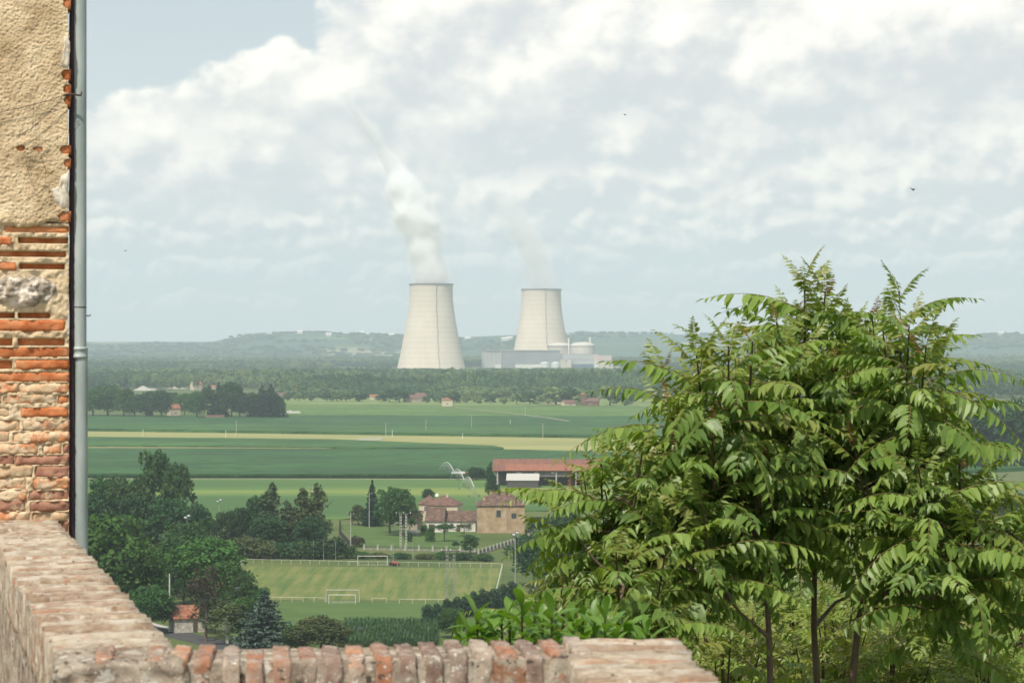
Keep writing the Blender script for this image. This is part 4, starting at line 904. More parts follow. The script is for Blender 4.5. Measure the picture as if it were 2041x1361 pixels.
# pivot irrigator -----------------------------------------------------------------
pv = [(881, 944, 926), (905, 958, 924), (925, 976, 950), (945, 992, 978)]
G = [gnd(px, b_) for px, b_, _ in pv]; ir = thing('pivot_irrigator', 'long wheeled irrigation boom standing in the soybean field', 'irrigator', G[0])
Ls = [g - G[0] for g in G]
for i in range(3):
    a, c = Ls[i], Ls[i + 1]; d = c - a; n = 12; b = MB(); low = MB()
    top_ = [(a.x + d.x * k / n, a.y + d.y * k / n, 4.0 + 2.2 * math.sin(math.pi * k / n)) for k in range(n + 1)]; bot = [(a.x + d.x * k / n, a.y + d.y * k / n, 3.4 + 1.0 * math.sin(math.pi * k / n)) for k in range(n + 1)]
    b.tube(top_, 0.11, 6); b.obj('pipe', M_wpaint, ir); low.tube(bot, 0.04, 4)
    for k in range(n): low.tube([top_[k], bot[k + 1]], 0.03, 4); low.tube([top_[k], bot[k]], 0.03, 4)
    low.obj('truss', M_steel, ir)
    dr = MB()
    for k in range(1, n): dr.tube([bot[k], (bot[k][0], bot[k][1], 2.0)], 0.02, 4)
    dr.obj('sprinkler_drops', M_steel, ir)
for i, l in enumerate(Ls):
    b = MB()
    for s_ in (-1, 1): b.tube([(l.x, l.y, 4.0), (l.x + s_ * 1.8, l.y + s_ * 1.0, 0.6)], 0.07, 5)
    b.tube([(l.x - 1.8, l.y - 1.0, 0.6), (l.x + 1.8, l.y + 1.0, 0.6)], 0.06, 5); b.obj('tower_legs', M_steel, ir)
    for s_ in (-1, 1): b = MB(); b.tube([(l.x + s_ * 1.8 - 0.12, l.y + s_, 0.6), (l.x + s_ * 1.8 + 0.12, l.y + s_, 0.6)], 0.6, 12); b.obj('wheel', M_rubber, ir)
p = gnd(917, 952); tr2 = thing('farm_trailer', 'white and red farm trailer parked left of the dark round tree', 'trailer', (p.x, p.y, 0))
b = MB(); b.box(-3.6, 2.0, -1, 1, 1.0, 2.6); b.obj('body', M_wpaint, tr2); b = MB(); b.box(2.1, 3.4, -1, 1, 0.8, 2.3); b.obj('cab', M_redpaint, tr2)
for x in (-2.5, 0.8, 2.8): b = MB(); b.tube([(x, -1.1, 0.5), (x, -0.8, 0.5)], 0.5, 12); b.obj('wheel', M_rubber, tr2)

# far farmhouses ------------------------------------------------------------------------
for i, (px, py, w, d, h_, rz, rt, rh, wm, rm, lab) in enumerate((
 (746, 797, 9, 7, 3.5, 10, 'gable', 2, M_cream, M_tilered, 'tiny tile roofed house at the wood edge, left of the long low farm'),
 (722, 788, 7, 6, 3.5, -10, 'gable', 2, M_cream, M_tilered, 'tiny red roofed house half hidden among the wood edge trees'),
 (828, 802, 22, 9, 4, 14, 'gable', 3.2, M_stone, M_tilepink, 'long low farm with sloping pinkish roofs at the wood edge'),
 (838, 800, 10, 8, 5, -20, 'gable', 3, M_stone, M_tilepink, 'taller gabled part of the long low far farm'),
 (891, 812, 9, 8, 6.5, 5, 'hip', 2.2, M_cream, M_tilered, 'small square red roofed pump house in the far crops'),
 (1102, 806, 17, 9, 3, 8, 'gable', 2.6, M_cream, M_tilepink, 'long grey roofed shed at the foot of the far wood'),
 (1133, 810, 11, 8, 3.2, 24, 'gable', 2.6, M_cream, M_tilepink, 'low house left of the pink farmhouse with a tower'),
 (1178, 811, 14, 9, 5, -6, 'gable', 2.8, M_tilepink, M_tilepink, 'pink farmhouse at the foot of the far wood'),
 (1163, 811, 5, 5, 11, -6, 'hip', 1.6, M_tilepink, M_tilered, 'square brick tower of the pink farmhouse'),
 (391, 777, 12, 9, 6.5, 40, 'gable', 4, M_cream, M_tilered, 'red gabled house behind the tree row on the left plain'),
 (424, 778, 8, 7, 3.5, -15, 'gable', 2.4, M_white, M_tilered, 'small white house right of the red gabled house'),
 (562, 795, 9, 7, 3.2, 10, 'gable', 3.4, M_stone, M_tilebrown, 'brown barn at the right end of the tree row'),
 (346, 832, 8, 7, 7, 35, 'gable', 3, M_cream, M_tilered, 'cream gabled house glimpsed between the row trees'),
 (297, 832, 6, 6, 5, 10, 'gable', 2.4, M_ochre, M_tilered, 'reddish house glimpsed between dark row trees'),
 (428, 836, 14, 3, 2.4, 2, 'mono', 0.6, M_stone, M_tilepink, 'long low rusty shed before the tree row'),
)):
    p = gnd(px, py); house('farmhouse' if 'house' in lab or 'farm' in lab else 'farm_shed', lab, 'house', (p.x, p.y, 0), rz, w, d, h_, rt, rh, wm, rm, wins=[('f', 0, h_ * 0.4, 1.2, 1.4)] if h_ > 3.1 else ())
# gravel heaps, hay, etc. by the tree row
M_gravel = mat('gravel', [(0.3, (0.30, 0.285, 0.25)), (0.7, (0.42, 0.40, 0.36))], scale=0.4, detail=8, bump=0.4)
for px, py, w, h_, lab in ((285, 778, 24, 5.5, 'tall pale gravel heap behind the tree row'), (308, 777, 18, 4, 'lower pale gravel heap right of the tall one'), (352, 775, 26, 3.5, 'long pale gravel bank left of the red gabled house'), (578, 826, 12, 3.5, 'heap of rubble at the right end of the tree row')):
    p = gnd(px, py); b = MB(); n = 20
    prof = [(w * 0.5 * q * (1 + 0.0), h_ * (1 - q) ** 0.9) for q in (1.0, 0.8, 0.6, 0.4, 0.2, 0.05)]
    b.lathe(prof, n, 0, 0, False); b.v = [(x * (1 + 0.18 * math.sin(3 * math.atan2(y, x) + px)), y * 0.6, z * (1 + 0.12 * math.sin(5 * math.atan2(y, x)))) for x, y, z in b.v]; b.f.append(tuple(range(5 * n, 6 * n)))
    o = b.obj('gravel_heap', M_gravel); o.location = (p.x, p.y, -0.05); tag(o, lab, 'heap')
p = gnd(592, 826); vn = thing('white_van', 'white van parked by the rubble heap at the row end', 'van', (p.x, p.y, 0), R(10))
b = MB(); b.box(-2.6, 1.4, -1, 1, 0.5, 2.6); b.add([(1.4, -1, .5), (3.0, -1, .5), (3.0, -1, 1.4), (1.9, -1, 2.5), (1.4, -1, 2.6), (1.4, 1, .5), (3.0, 1, .5), (3.0, 1, 1.4), (1.9, 1, 2.5), (1.4, 1, 2.6)], [(0, 1, 2, 3, 4), (9, 8, 7, 6, 5), (1, 6, 7, 2), (2, 7, 8, 3), (3, 8, 9, 4)]); b.obj('body', M_wpaint, vn)
for x in (-1.6, 1.9): b = MB(); b.tube([(x, -1.05, 0.4), (x, -0.8, 0.4)], 0.4, 12); b.obj('wheel', M_rubber, vn)
# ------------------------------------------------------------------ power station
def tower_mat():
    m = bpy.data.materials.new('tower_concrete'); m.use_nodes = True; nt = m.node_tree; t = NT(nt); p = nt.nodes['Principled BSDF']
    ob = t.n('ShaderNodeTexCoord').outputs['Object']; sp = t.n('ShaderNodeSeparateXYZ', ins={0: ob})
    ang = t.m('ARCTAN2', sp.outputs[1], sp.outputs[0]); rib = t.m('SINE', t.m('MULTIPLY', ang, 90.0)); lift = t.m('SINE', t.m('MULTIPLY', sp.outputs[2], 0.62))
    n1 = t.noise(t.comb(t.m('MULTIPLY', ang, 40), 0, t.m('MULTIPLY', sp.outputs[2], 0.04)), 0.7, 8, 0.6); n2 = t.noise(ob, 0.02, 6, 0.6)
    f = t.m('ADD', t.m('ADD', t.m('MULTIPLY', t.m('SUBTRACT', n1, 0.5), 0.7), t.m('MULTIPLY', t.m('SUBTRACT', n2, 0.5), 0.9)), t.m('ADD', 0.5, t.m('ADD', t.m('MULTIPLY', rib, 0.07), t.m('MULTIPLY', lift, 0.08))))
    t.set(p.inputs['Base Color'], t.ramp(f, [(0.1, (0.50, 0.44, 0.36)), (0.5, (0.62, 0.555, 0.455)), (0.9, (0.69, 0.625, 0.525))])); p.inputs['Roughness'].default_value = 0.95; p.inputs['Specular IOR Level'].default_value = 0.1
    return m
M_tower = tower_mat(); M_ladder = plain('ladder_dark', (0.12, 0.115, 0.11)); M_rim = plain('rim_dark', (0.18, 0.175, 0.17))
pz = [0, 8, 30, 51, 91, 120, 140, 155, 175]; pr = [69.5, 67.3, 62.5, 58.2, 50.2, 45.6, 43.3, 42.6, 43.4]; co = np.polyfit(pz, pr, 4)
def prof_r(z): return float(np.polyval(co, z))
TOP = 174.0
def cooling_tower(px, Y, label, lad_off):
    x = (px - CX) / F * Y; r = thing('cooling_tower', label, 'cooling tower', (x, Y, 0), 0, 'cooling towers')
    b = MB(); n = 96
    out = [(prof_r(z), z) for z in np.linspace(6, TOP, 42)]; inn = [(rr - 1.0, z) for rr, z in reversed(out)]; b.lathe(out + inn, n); o = b.obj('shell', M_tower, r, True)
    b = MB(); rt = prof_r(TOP); b.lathe([(rt + 0.003, TOP - 1.6), (rt + 1.1, TOP - 1.4), (rt + 1.1, TOP + 0.2), (rt - 1.2, TOP + 0.2), (rt - 1.2, TOP - 0.4)], n); b.obj('rim', M_rim, r)
    a0 = math.asin(lad_off / 44.0) - math.pi / 2; lad = MB()
    for k in range(34):
        z = 8 + k * 4.85; rr = prof_r(z + 1.6) + 0.25; a = a0 + 0.015 * math.sin(k); Mx = Matrix.Translation((rr * math.cos(a), rr * math.sin(a), z)) @ Matrix.Rotation(a, 4, 'Z')
        lad.box(-0.25, 0.8, -0.62, 0.62, 0, 2.5, Mx)
    lad.obj('ladder', M_ladder, r)
    base = MB()
    for k in range(40):
        a, a2 = 2 * math.pi * k / 40, 2 * math.pi * (k + 0.5) / 40; r1, r2 = prof_r(6) - 0.5, 71
        base.tube([(r2 * math.cos(a), r2 * math.sin(a), -0.3), (r1 * math.cos(a2), r1 * math.sin(a2), 6.2)], 0.5, 5); base.tube([(r2 * math.cos(a), r2 * math.sin(a), -0.3), (r1 * math.cos(2 * a - a2), r1 * math.sin(2 * a - a2), 6.2)], 0.5, 5)
    base.obj('base_columns', M_tower, r)
    return r
T1 = cooling_tower(859.5, 4500, 'nearer left cooling tower with thick white steam plume', 12)
T2 = cooling_tower(1079, 4930, 'farther right cooling tower behind the grey turbine hall, with faint steam', 9)

def clad(name, c1, c2, per):
    m = bpy.data.materials.new(name); m.use_nodes = True; nt = m.node_tree; t = NT(nt); p = nt.nodes['Principled BSDF']
    ob = t.n('ShaderNodeTexCoord').outputs['Object']; sp = t.n('ShaderNodeSeparateXYZ', ins={0: ob})
    st = t.m('SINE', t.m('MULTIPLY', t.m('ADD', sp.outputs[0], sp.outputs[1]), 6.2832 / per)); n1 = t.noise(ob, 0.03, 6, 0.6)
    t.set(p.inputs['Base Color'], t.ramp(t.m('ADD', n1, t.m('MULTIPLY', st, 0.12)), [(0.3, c1), (0.7, c2)])); p.inputs['Roughness'].default_value = 0.6
    return m
M_hall = clad('hall_cladding', (0.23, 0.25, 0.27), (0.30, 0.325, 0.345), 6.0); M_hall2 = clad('hall_cladding_pale', (0.36, 0.37, 0.375), (0.44, 0.45, 0.45), 4.0)
M_plant = plain('plant_concrete', (0.52, 0.49, 0.43)); M_bluepanel = plain('blue_panel', (0.10, 0.15, 0.21)); M_tank = plain('tank_mint', (0.55, 0.62, 0.58)); M_pinkred = plain('red_stripe', (0.62, 0.30, 0.26)); M_roofgrey = plain('flat_roof', (0.35, 0.35, 0.35))
def pX(px, Y): return (px - CX) / F * Y
def pZ(py, Y): return H - (py - HY) / F * Y
# turbine hall: corner towards us
Yh = 4620; xc = pX(998, Yh); ztop = pZ(699.5, Yh)
hall = thing('turbine_hall', 'huge grey blue turbine hall between the cooling towers', 'building', (xc, Yh, 0))
W1, D1 = pX(1117, Yh) - xc, 74.0
b = MB(); a_ = Vector((0, 0)); bq = Vector((W1, 26)); cq = Vector((W1 - 30, 110)); dq = Vector((-38, 66))
poly = [(0, 0), (W1, 26), (W1 - 20, 100), (-39, 56)]
b.prism(poly, -0.5, ztop); b.obj('wall', M_hall, hall)
b = MB(); b.prism([(-0.6, -0.5), (-39.6, 56), (-39.6, 56.4), (-0.2, 0.3)], 0, ztop - 3); tag(b.obj('gable_wall', M_hall2, hall), 'paler left end wall')
b = MB(); b.prism([(-1, -1.2), (W1 + 1, 25), (W1 - 19, 101.5), (-40.5, 56.5)], ztop + 0.003, ztop + 2.0); b.obj('roof', M_roofgrey, hall)
b = MB(); b.prism([(-1.2, -1.0), (1.2, -1.0), (1.2, 0.2), (-1.2, 0.2)], 0, ztop - 0.5); b.obj('corner_trim', M_hall2, hall)
def reactor(px0, px1, pyb, pyt, pyd, Y, label):
    r_ = (pX(px1, Y) - pX(px0, Y)) / 2; r = thing('reactor_building', label, 'reactor building', (pX((px0 + px1) / 2, Y), Y, 0), 0, 'reactor buildings'); zt, zd = pZ(pyt, Y), pZ(pyd, Y)
    b = MB(); b.lathe([(r_, -0.5), (r_, zt)], 48); b.obj('cylinder_wall', M_plant, r, True)
    b = MB(); b.lathe([(r_ + 0.8, zt - 0.4), (r_ + 0.8, zt + 1.2), (r_ - 0.5, zt + 1.2)], 48); b.obj('ring_beam', M_roofgrey, r)
    b = MB(); b.lathe([((r_ - 0.5) * math.cos(q), zt + 1.2 + (zd - zt - 1.2) * math.sin(q)) for q in np.linspace(0, 1.5, 9)], 48); b.obj('dome', M_plant, r, True)
reactor(1136, 1186, 740, 690, 681.5, 4680, 'right domed reactor building beside the turbine hall')
reactor(1091, 1139, 740, 690, 682.5, 4780, 'left domed reactor building before the right cooling tower')
for px, t_, lab in ((1133.5, 674, 'left slim vent stack beside the reactor dome'), (1176, 672, 'right slim vent stack behind the reactor dome')):
    b = MB(); zt = pZ(t_, 4760); b.lathe([(1.7, 0), (1.5, zt), (1.2, zt)], 16); o = b.obj('vent_stack', M_plant, None, True); o.location = (pX(px, 4760), 4760, 0); tag(o, lab, 'stack', 'vent stacks')
def block(px0, px1, py_t, Y, d, m, label, extra=(), nm='plant_building'):
    x0, x1 = pX(px0, Y), pX(px1, Y); r = thing(nm, label, 'building', ((x0 + x1) / 2, Y + d / 2, 0)); w = x1 - x0; zt = pZ(py_t, Y)
    b = MB(); b.box(-w/2, w/2, -d/2, d/2, -0.3, zt); b.obj('wall', m, r)
    b = MB(); b.box(-w/2 - 0.3, w/2 + 0.3, -d/2 - 0.3, d/2 + 0.3, zt + 0.003, zt + 0.9); b.obj('roof', M_roofgrey, r)
    for (q0, q1, t0, t1, m2, nm2) in extra:
        b = MB(); xa_, xb_ = pX(q0, Y) - (x0 + x1) / 2, pX(q1, Y) - (x0 + x1) / 2; b.box(xa_, xb_, -d/2 - 0.4, -d/2 - 0.02, pZ(t1, Y), pZ(t0, Y)); b.obj(nm2, m2, r)
    return r
block(1117.5, 1185, 706, 4610, 40, M_hall2, 'pale grey block under the reactor domes', [(1143, 1183, 725.5, 735, M_bluepanel, 'blue_panel'), (1136, 1184, 716, 717, M_hall, 'band'), (1117.6, 1122, 706.5, 715, M_hall, 'dark_corner')])
block(1117, 1139, 716.5, 4590, 16, M_plant, 'small cream block at the right end of the turbine hall', [(1127, 1130, 716.7, 722, M_hall, 'opening'), (1134, 1136, 716.7, 724, M_wpaint, 'duct')])
block(1185, 1221, 720, 4600, 30, M_plant, 'low cream block at the right end of the plant', [(1215, 1217, 725, 731, M_bluepanel, 'door')])
block(1193, 1219, 708.5, 4640, 30, M_pinkred if False else plain('pale_brick', (0.50, 0.44, 0.40)), 'pinkish block behind the low cream block')
block(1185, 1193.5, 707, 4596, 10, M_wpaint, 'small white block with red stripes', [(1185, 1193.5, 709, 711, M_pinkred, 'stripe'), (1187, 1193.5, 713, 715, M_pinkred, 'stripe'), (1186, 1193, 717, 719, M_pinkred, 'stripe')])
block(1220, 1236, 731, 4590, 12, M_plant, 'long low wall building at the far right of the plant')
block(1027, 1078, 726, 4520, 18, M_wpaint, 'long white low building before the turbine hall', [(1044, 1047, 737, 740, M_bluepanel, 'door'), (1027.2, 1040, 735, 736, M_roofgrey, 'canopy')])
block(987, 998.5, 725.5, 4560, 14, M_wpaint, 'small white box building at the corner of the turbine hall')
block(982, 1001, 735, 4540, 10, M_hall2, 'low pale shed before the turbine hall corner')
block(1064, 1106, 733, 4505, 12, M_bluepanel, 'dark blue low shed before the two mint tanks')
for px, lab in ((1086, 'left mint green storage tank'), (1107.5, 'right mint green storage tank')):
    Yt = 4560; r_ = 9.4; zt = pZ(723, Yt); r = thing('storage_tank', lab + ' before the turbine hall', 'tank', (pX(px, Yt), Yt, 0), 0, 'storage tanks')
    b = MB(); b.lathe([(r_, -0.3), (r_, zt)], 32); b.obj('tank_wall', M_tank, r, True); b = MB(); b.lathe([(r_ + 0.1, zt), (r_ * 0.5, zt + 1.6), (0.1, zt + 2.2)], 32); b.obj('tank_roof', M_tank, r, True)
# pylons
def pylon(px, base, top, label):
    p = gnd(px, base); h_ = H - (top - HY) / F * p.y; r = thing('power_pylon', label, 'pylon', p, R(20), 'power pylons'); b = MB(); q = 4.0
    for sx_ in (-1, 1):
        for sy_ in (-1, 1): b.tube([(sx_ * q, sy_ * q, 0), (sx_ * q * .35, sy_ * q * .35, h_ * .6), (sx_ * 0.5, sy_ * .5, h_)], 0.32, 4)
    for k in range(6):
        z = h_ * k / 6.5; f_ = q * (1 - 0.13 * k); g_ = q * (1 - 0.13 * (k + 1)); z2 = h_ * (k + 1) / 6.5
        for s_ in (-1, 1): b.tube([(-f_, s_ * f_, z), (g_, s_ * g_, z2)], 0.2, 4); b.tube([(f_, s_ * f_, z), (-g_, s_ * g_, z2)], 0.2, 4)
    b.obj('lattice', M_steel, r); b = MB()
    for z, l in ((h_ * .66, 9), (h_ * .8, 12), (h_ * .95, 7)): b.tube([(-l, 0, z), (0, 0, z + 1.5), (l, 0, z)], 0.3, 4); b.tube([(-l, 0, z), (l, 0, z)], 0.25, 4)
    b.obj('crossarms', M_steel, r)
pylon(372, 736, 682, 'left lattice pylon in the haze beyond the far wood'); pylon(440, 733, 684, 'right lattice pylon in the haze beyond the far wood')
# church and white houses far right, specks of houses on the hills
def speck(px, py, Y, w, h_, label, rm=None, spire=0):
    z = float(hills_z(np.array([[pX(px, Y)]]), np.array([[float(Y)]]))[0, 0]) if Y > 7000 else 0.0
    r = thing('church' if spire else 'hill_house', label, 'church' if spire else 'house', (pX(px, Y), Y, z))
    b = MB(); b.box(-w/2, w/2, -w*.35, w*.35, -3, h_); b.obj('wall', M_white, r)
    b = MB(); b.add([(-w*.55, -w*.4, h_), (w*.55, -w*.4, h_), (w*.55, 0, h_ + w*.25), (-w*.55, 0, h_ + w*.25), (w*.55, w*.4, h_), (-w*.55, w*.4, h_)], [(0, 1, 2, 3), (3, 2, 4, 5)]); b.obj('roof', rm or M_tilepink, r)
    if spire:
        b = MB(); b.box(-3, 3, -3, 3, 0, spire * .5); b.add([(-3.3, -3.3, spire * .5), (3.3, -3.3, spire * .5), (3.3, 3.3, spire * .5), (-3.3, 3.3, spire * .5), (0, 0, spire)], [(0, 1, 4), (1, 2, 4), (2, 3, 4), (3, 0, 4)]); b.obj('spire', M_tilepink, r)
speck(1964, 735, 5300, 16, 9, 'church with pointed spire in the haze at the far right', spire=32)
for px, Y, lab in ((1978, 4700, 'white house left of the pair below the far church'), (1988, 4700, 'larger white house of the pair below the far church'), (2020, 4750, 'white house right of the pair below the far church')): speck(px, 0, Y, 12, 7, lab, M_white)
for px, Y, lab in ((598, 9450, 'white house on the crest of the left hill'), (655, 9150, 'white house below the crest of the left hill'), (720, 9470, 'white house on the crest left of the left cooling tower'), (780, 9300, 'pale farm on the slope left of the left cooling tower'),
                   (932, 9100, 'pale house on the slope right of the left cooling tower'), (1005, 8900, 'left pale house on the slope beside the right cooling tower'), (1016, 8950, 'right pale house on the slope beside the right cooling tower'), (1995, 9500, 'pale house on the crest of the right hill')): speck(px, 0, Y, 22, 8, lab, M_white)

# steam ----------------------------------------------------------------------------
def steam(name, label, px, Y, a1, a2, hmax, rad, den, seed, dscale, k_):
    """soft rising plume: density falls off from a bent axis, torn by fractal noise"""
    x0 = pX(px, Y); m = bpy.data.materials.new(name); m.use_nodes = True; nt = m.node_tree; nt.nodes.clear(); t = NT(nt)
    out = t.n('ShaderNodeOutputMaterial'); pv_ = t.n('ShaderNodeVolumePrincipled'); nt.links.new(pv_.outputs[0], out.inputs['Volume'])
    ob = t.n('ShaderNodeTexCoord').outputs['Object']
    wn = t.n('ShaderNodeTexNoise', ins={'Vector': ob, 'Scale': 0.012, 'Detail': 3.0}); wob = t.n('ShaderNodeVectorMath', operation='SUBTRACT', ins={0: wn.outputs['Color'], 1: (0.5, 0.5, 0.5)})
    sc = t.n('ShaderNodeVectorMath', operation='SCALE', ins={0: wob.outputs[0], 'Scale': 20.0}); pp = t.n('ShaderNodeVectorMath', operation='ADD', ins={0: ob, 1: sc.outputs[0]})
    so = t.n('ShaderNodeSeparateXYZ', ins={0: ob}); h_ = so.outputs[2]; tt = t.m('DIVIDE', h_, hmax)
    wk = t.ss(tt, 0.0, 0.25); sp = t.n('ShaderNodeSeparateXYZ', ins={0: t.mix(wk, ob, pp.outputs[0])})
    cx_ = t.m('ADD', t.m('MULTIPLY', h_, a1), t.m('MULTIPLY', t.m('MULTIPLY', h_, h_), a2))
    dx = t.m('SUBTRACT', sp.outputs[0], cx_); rr = t.m('MULTIPLY', t.ramp(tt, rad), 60.0)
    d = t.m('DIVIDE', t.m('SQRT', t.m('ADD', t.m('MULTIPLY', dx, dx), t.m('MULTIPLY', sp.outputs[1], sp.outputs[1]))), rr)
    n1 = t.noise(t.n('ShaderNodeVectorMath', operation='ADD', ins={0: ob, 1: (seed, 0, 0)}).outputs[0], 0.028, 7, 0.66, 0.4)
    f = t.m('ADD', t.m('SUBTRACT', 0.92, d), t.m('MULTIPLY', t.m('MULTIPLY', t.m('SUBTRACT', n1, 0.5), 2.2), t.ss(tt, 0.0, 0.3, 0.25, 1.0)))
    den_ = t.m('MULTIPLY', t.m('MULTIPLY', t.ss(f, 0.0, 0.55), t.ramp(tt, den)), k_)
    t.set(pv_.inputs['Density'], den_); pv_.inputs['Color'].default_value = (1.0, 1.0, 1.0, 1); pv_.inputs['Anisotropy'].default_value = 0.0
    b = MB(); prof = []
    for i in range(17):
        q = hmax * i / 16; f_ = i / 16; w_ = 43 + 34 * min(1, f_ * 3.0) if i else 41.5
        prof.append((a1 * q + a2 * q * q, w_, q))
    n = 20; b.add([(c + w_ * math.cos(6.2832 * k / n), w_ * math.sin(6.2832 * k / n), q) for c, w_, q in prof for k in range(n)], [(i * n + k, i * n + (k + 1) % n, (i + 1) * n + (k + 1) % n, (i + 1) * n + k) for i in range(16) for k in range(n)] + [tuple(reversed(range(n))), tuple(range(16 * n, 17 * n))])
    o = b.obj(name, m); o.location = (x0, Y, TOP + 0.8); tag(o, label, 'steam', kind='stuff')
    return o
steam('steam_plume', 'thick white steam plume rising from the left cooling tower', 859.5, 4500, -0.12, -0.0009, 385,
      [(0.0, 0.82), (0.14, 0.76), (0.24, 0.74), (0.36, 0.92), (0.48, 0.82), (0.58, 0.55), (0.7, 0.38), (0.85, 0.36), (1.0, 0.25)], [(0.0, 0.45), (0.12, 0.75), (0.25, 1.0), (0.5, 0.9), (0.58, 0.5), (0.65, 0.3), (0.85, 0.28), (1.0, 0.0)], 11.0, 0.02, 0.16)
steam('steam_plume', 'faint thin steam drifting from the right cooling tower', 1079, 4930, -0.16, -0.00125, 215,
      [(0.0, 0.82), (0.3, 0.74), (0.7, 0.85), (1.0, 0.9)], [(0.0, 0.5), (0.3, 1.0), (0.7, 0.7), (0.9, 0.35), (1.0, 0.0)], 47.0, 0.02, 0.03)
# birds
M_bird = plain('bird_dark', (0.03, 0.03, 0.032))
for px, py, Y, s_, roll, lab in ((1245, 229, 170, 0.55, 0.5, 'small dark bird gliding left of the sky centre, above the towers'), (1819, 378, 150, 0.95, 0.35, 'larger dark bird flying above the near tree'), (250, 500, 200, 0.5, -0.2, 'tiny dark bird low over the plain beside the drainpipe'), (1223, 480, 260, 0.4, 0.1, 'speck of a bird right of the faint steam')):
    q = at(px, py, Y); r = thing('bird', lab, 'bird', q, 0.4, 'birds in the sky', (s_, s_, s_)); r.rotation_euler = (0.2, roll, 0.8)
    b = MB(); b.tube([(-0.22, 0, 0), (-0.1, 0, 0), (0.05, 0, 0), (0.16, 0, 0.02), (0.22, 0, 0.02)], [0.02, 0.035, 0.05, 0.035, 0.005], 7); b.obj('body', M_bird, r)
    for s2_ in (-1, 1):
        b = MB(); b.add([(0.08, 0, 0.02), (0.06, s2_ * 0.2, 0.10), (-0.04, s2_ * 0.42, 0.04), (-0.06, s2_ * 0.2, 0.08), (-0.06, 0, 0.01)], [(0, 1, 3, 4), (1, 2, 3)]); b.obj('wing', M_bird, r)

# haze ------------------------------------------------------------------------------
HAZE_DENSITY = 1.05e-4
mh = bpy.data.materials.new('haze_air'); mh.use_nodes = True; nt = mh.node_tree; nt.nodes.clear(); t = NT(nt)
o_ = t.n('ShaderNodeOutputMaterial'); v_ = t.n('ShaderNodeVolumePrincipled'); v_.inputs['Density'].default_value = HAZE_DENSITY; v_.inputs['Color'].default_value = (0.71, 0.84, 0.95, 1); v_.inputs['Anisotropy'].default_value = 0.0
nt.links.new(v_.outputs[0], o_.inputs['Volume'])
b = MB(); b.box(-9200, 9200, -450, 15700, -3.2, 600); hz_ = b.obj('haze', mh); tag(hz_, 'pale blue summer haze over the plain', 'haze', kind='stuff')
# ------------------------------------------------------------------ old house corner with drainpipe
def fb(v, sc, oct_=5, seed=0.0): return mnoise.fractal(Vector((v[0] * sc + seed, v[1] * sc - seed, v[2] * sc + 0.37)), 0.85, 2.0, oct_)
WA = R(15.3); Cw = Vector((-2.067, 10.647, 50.0)); nrm = Vector((math.sin(WA), -math.cos(WA), 0)); ux = Vector((math.cos(WA), math.sin(WA), 0))
def wl_(px, py):                       # photo pixel -> (x, z) on the house front, local
    d = Vector(((px - CX) / F, 1, -(py - HY) / F)); c = Vector((Cw.x, Cw.y, 0)); k = c.dot(nrm) / d.dot(nrm); P_ = d * k
    return (P_ - c).dot(ux), P_.z + H - 50.0
def stained(name, stops, scale, lichen=None, spots=None, rough=0.95, bump=0.5, bscale=60, rnd=None, bdist=0.004, coord='Object'):
    m = bpy.data.materials.new(name); m.use_nodes = True; nt = m.node_tree; t = NT(nt); p = nt.nodes['Principled BSDF']
    ob = t.n('ShaderNodeTexCoord').outputs['Object']; r_ = t.n('ShaderNodeObjectInfo').outputs['Random']
    sh = t.n('ShaderNodeVectorMath', operation='ADD', ins={0: ob}); t.set(sh.inputs[1], t.comb(t.m('MULTIPLY', r_, 37.0), t.m('MULTIPLY', r_, 91.0), 0.0)); v = sh.outputs[0]
    c = t.ramp(t.noise(v, scale, 8, 0.62), stops)
    if rnd:
        c2 = t.ramp(r_, rnd, 'CONSTANT'); c = t.mix(t.ss(t.noise(v, scale * 0.7, 6, 0.6), 0.40, 0.60, 0.12, 0.68), c, c2)
    for (lc, ls, lo, hi) in (lichen or []): c = t.mix(t.ss(t.noise(v, ls, 7, 0.65), lo, hi), c, tuple(lc) + (1,))
    hs = t.n('ShaderNodeHueSaturation', ins={'Color': c, 'Value': t.m('ADD', 0.88, t.m('MULTIPLY', r_, 0.24))})
    t.set(p.inputs['Base Color'], hs.outputs[0]); p.inputs['Roughness'].default_value = rough; p.inputs['Specular IOR Level'].default_value = 0.15
    b = t.n('ShaderNodeBump', ins={'Strength': bump, 'Distance': bdist, 'Height': t.noise(v, bscale, 8, 0.7)}); nt.links.new(b.outputs[0], p.inputs['Normal'])
    return m
M_stucco = stained('stucco', [(0.34, (0.37, 0.275, 0.165)), (0.5, (0.51, 0.395, 0.25)), (0.66, (0.60, 0.49, 0.33))], 6, [((0.66, 0.55, 0.38), 2.2, 0.54, 0.66), ((0.34, 0.225, 0.11), 14, 0.60, 0.72)], bump=0.6, bscale=75, bdist=0.008)
M_lime = stained('lime_patch', [(0.36, (0.44, 0.37, 0.27)), (0.6, (0.62, 0.58, 0.50))], 30, bump=0.6, bdist=0.006)
M_mortar = stained('mortar', [(0.25, (0.46, 0.34, 0.20)), (0.5, (0.58, 0.46, 0.30)), (0.75, (0.66, 0.55, 0.39))], 8, [((0.36, 0.28, 0.20), 20, 0.58, 0.72)], bump=0.8, bscale=70, bdist=0.007)
M_brickO = stained('brick_orange', [(0.36, (0.38, 0.115, 0.04)), (0.5, (0.50, 0.175, 0.07)), (0.64, (0.58, 0.26, 0.12))], 12, [((0.60, 0.42, 0.26), 16, 0.64, 0.72)], bump=0.7, bdist=0.005)
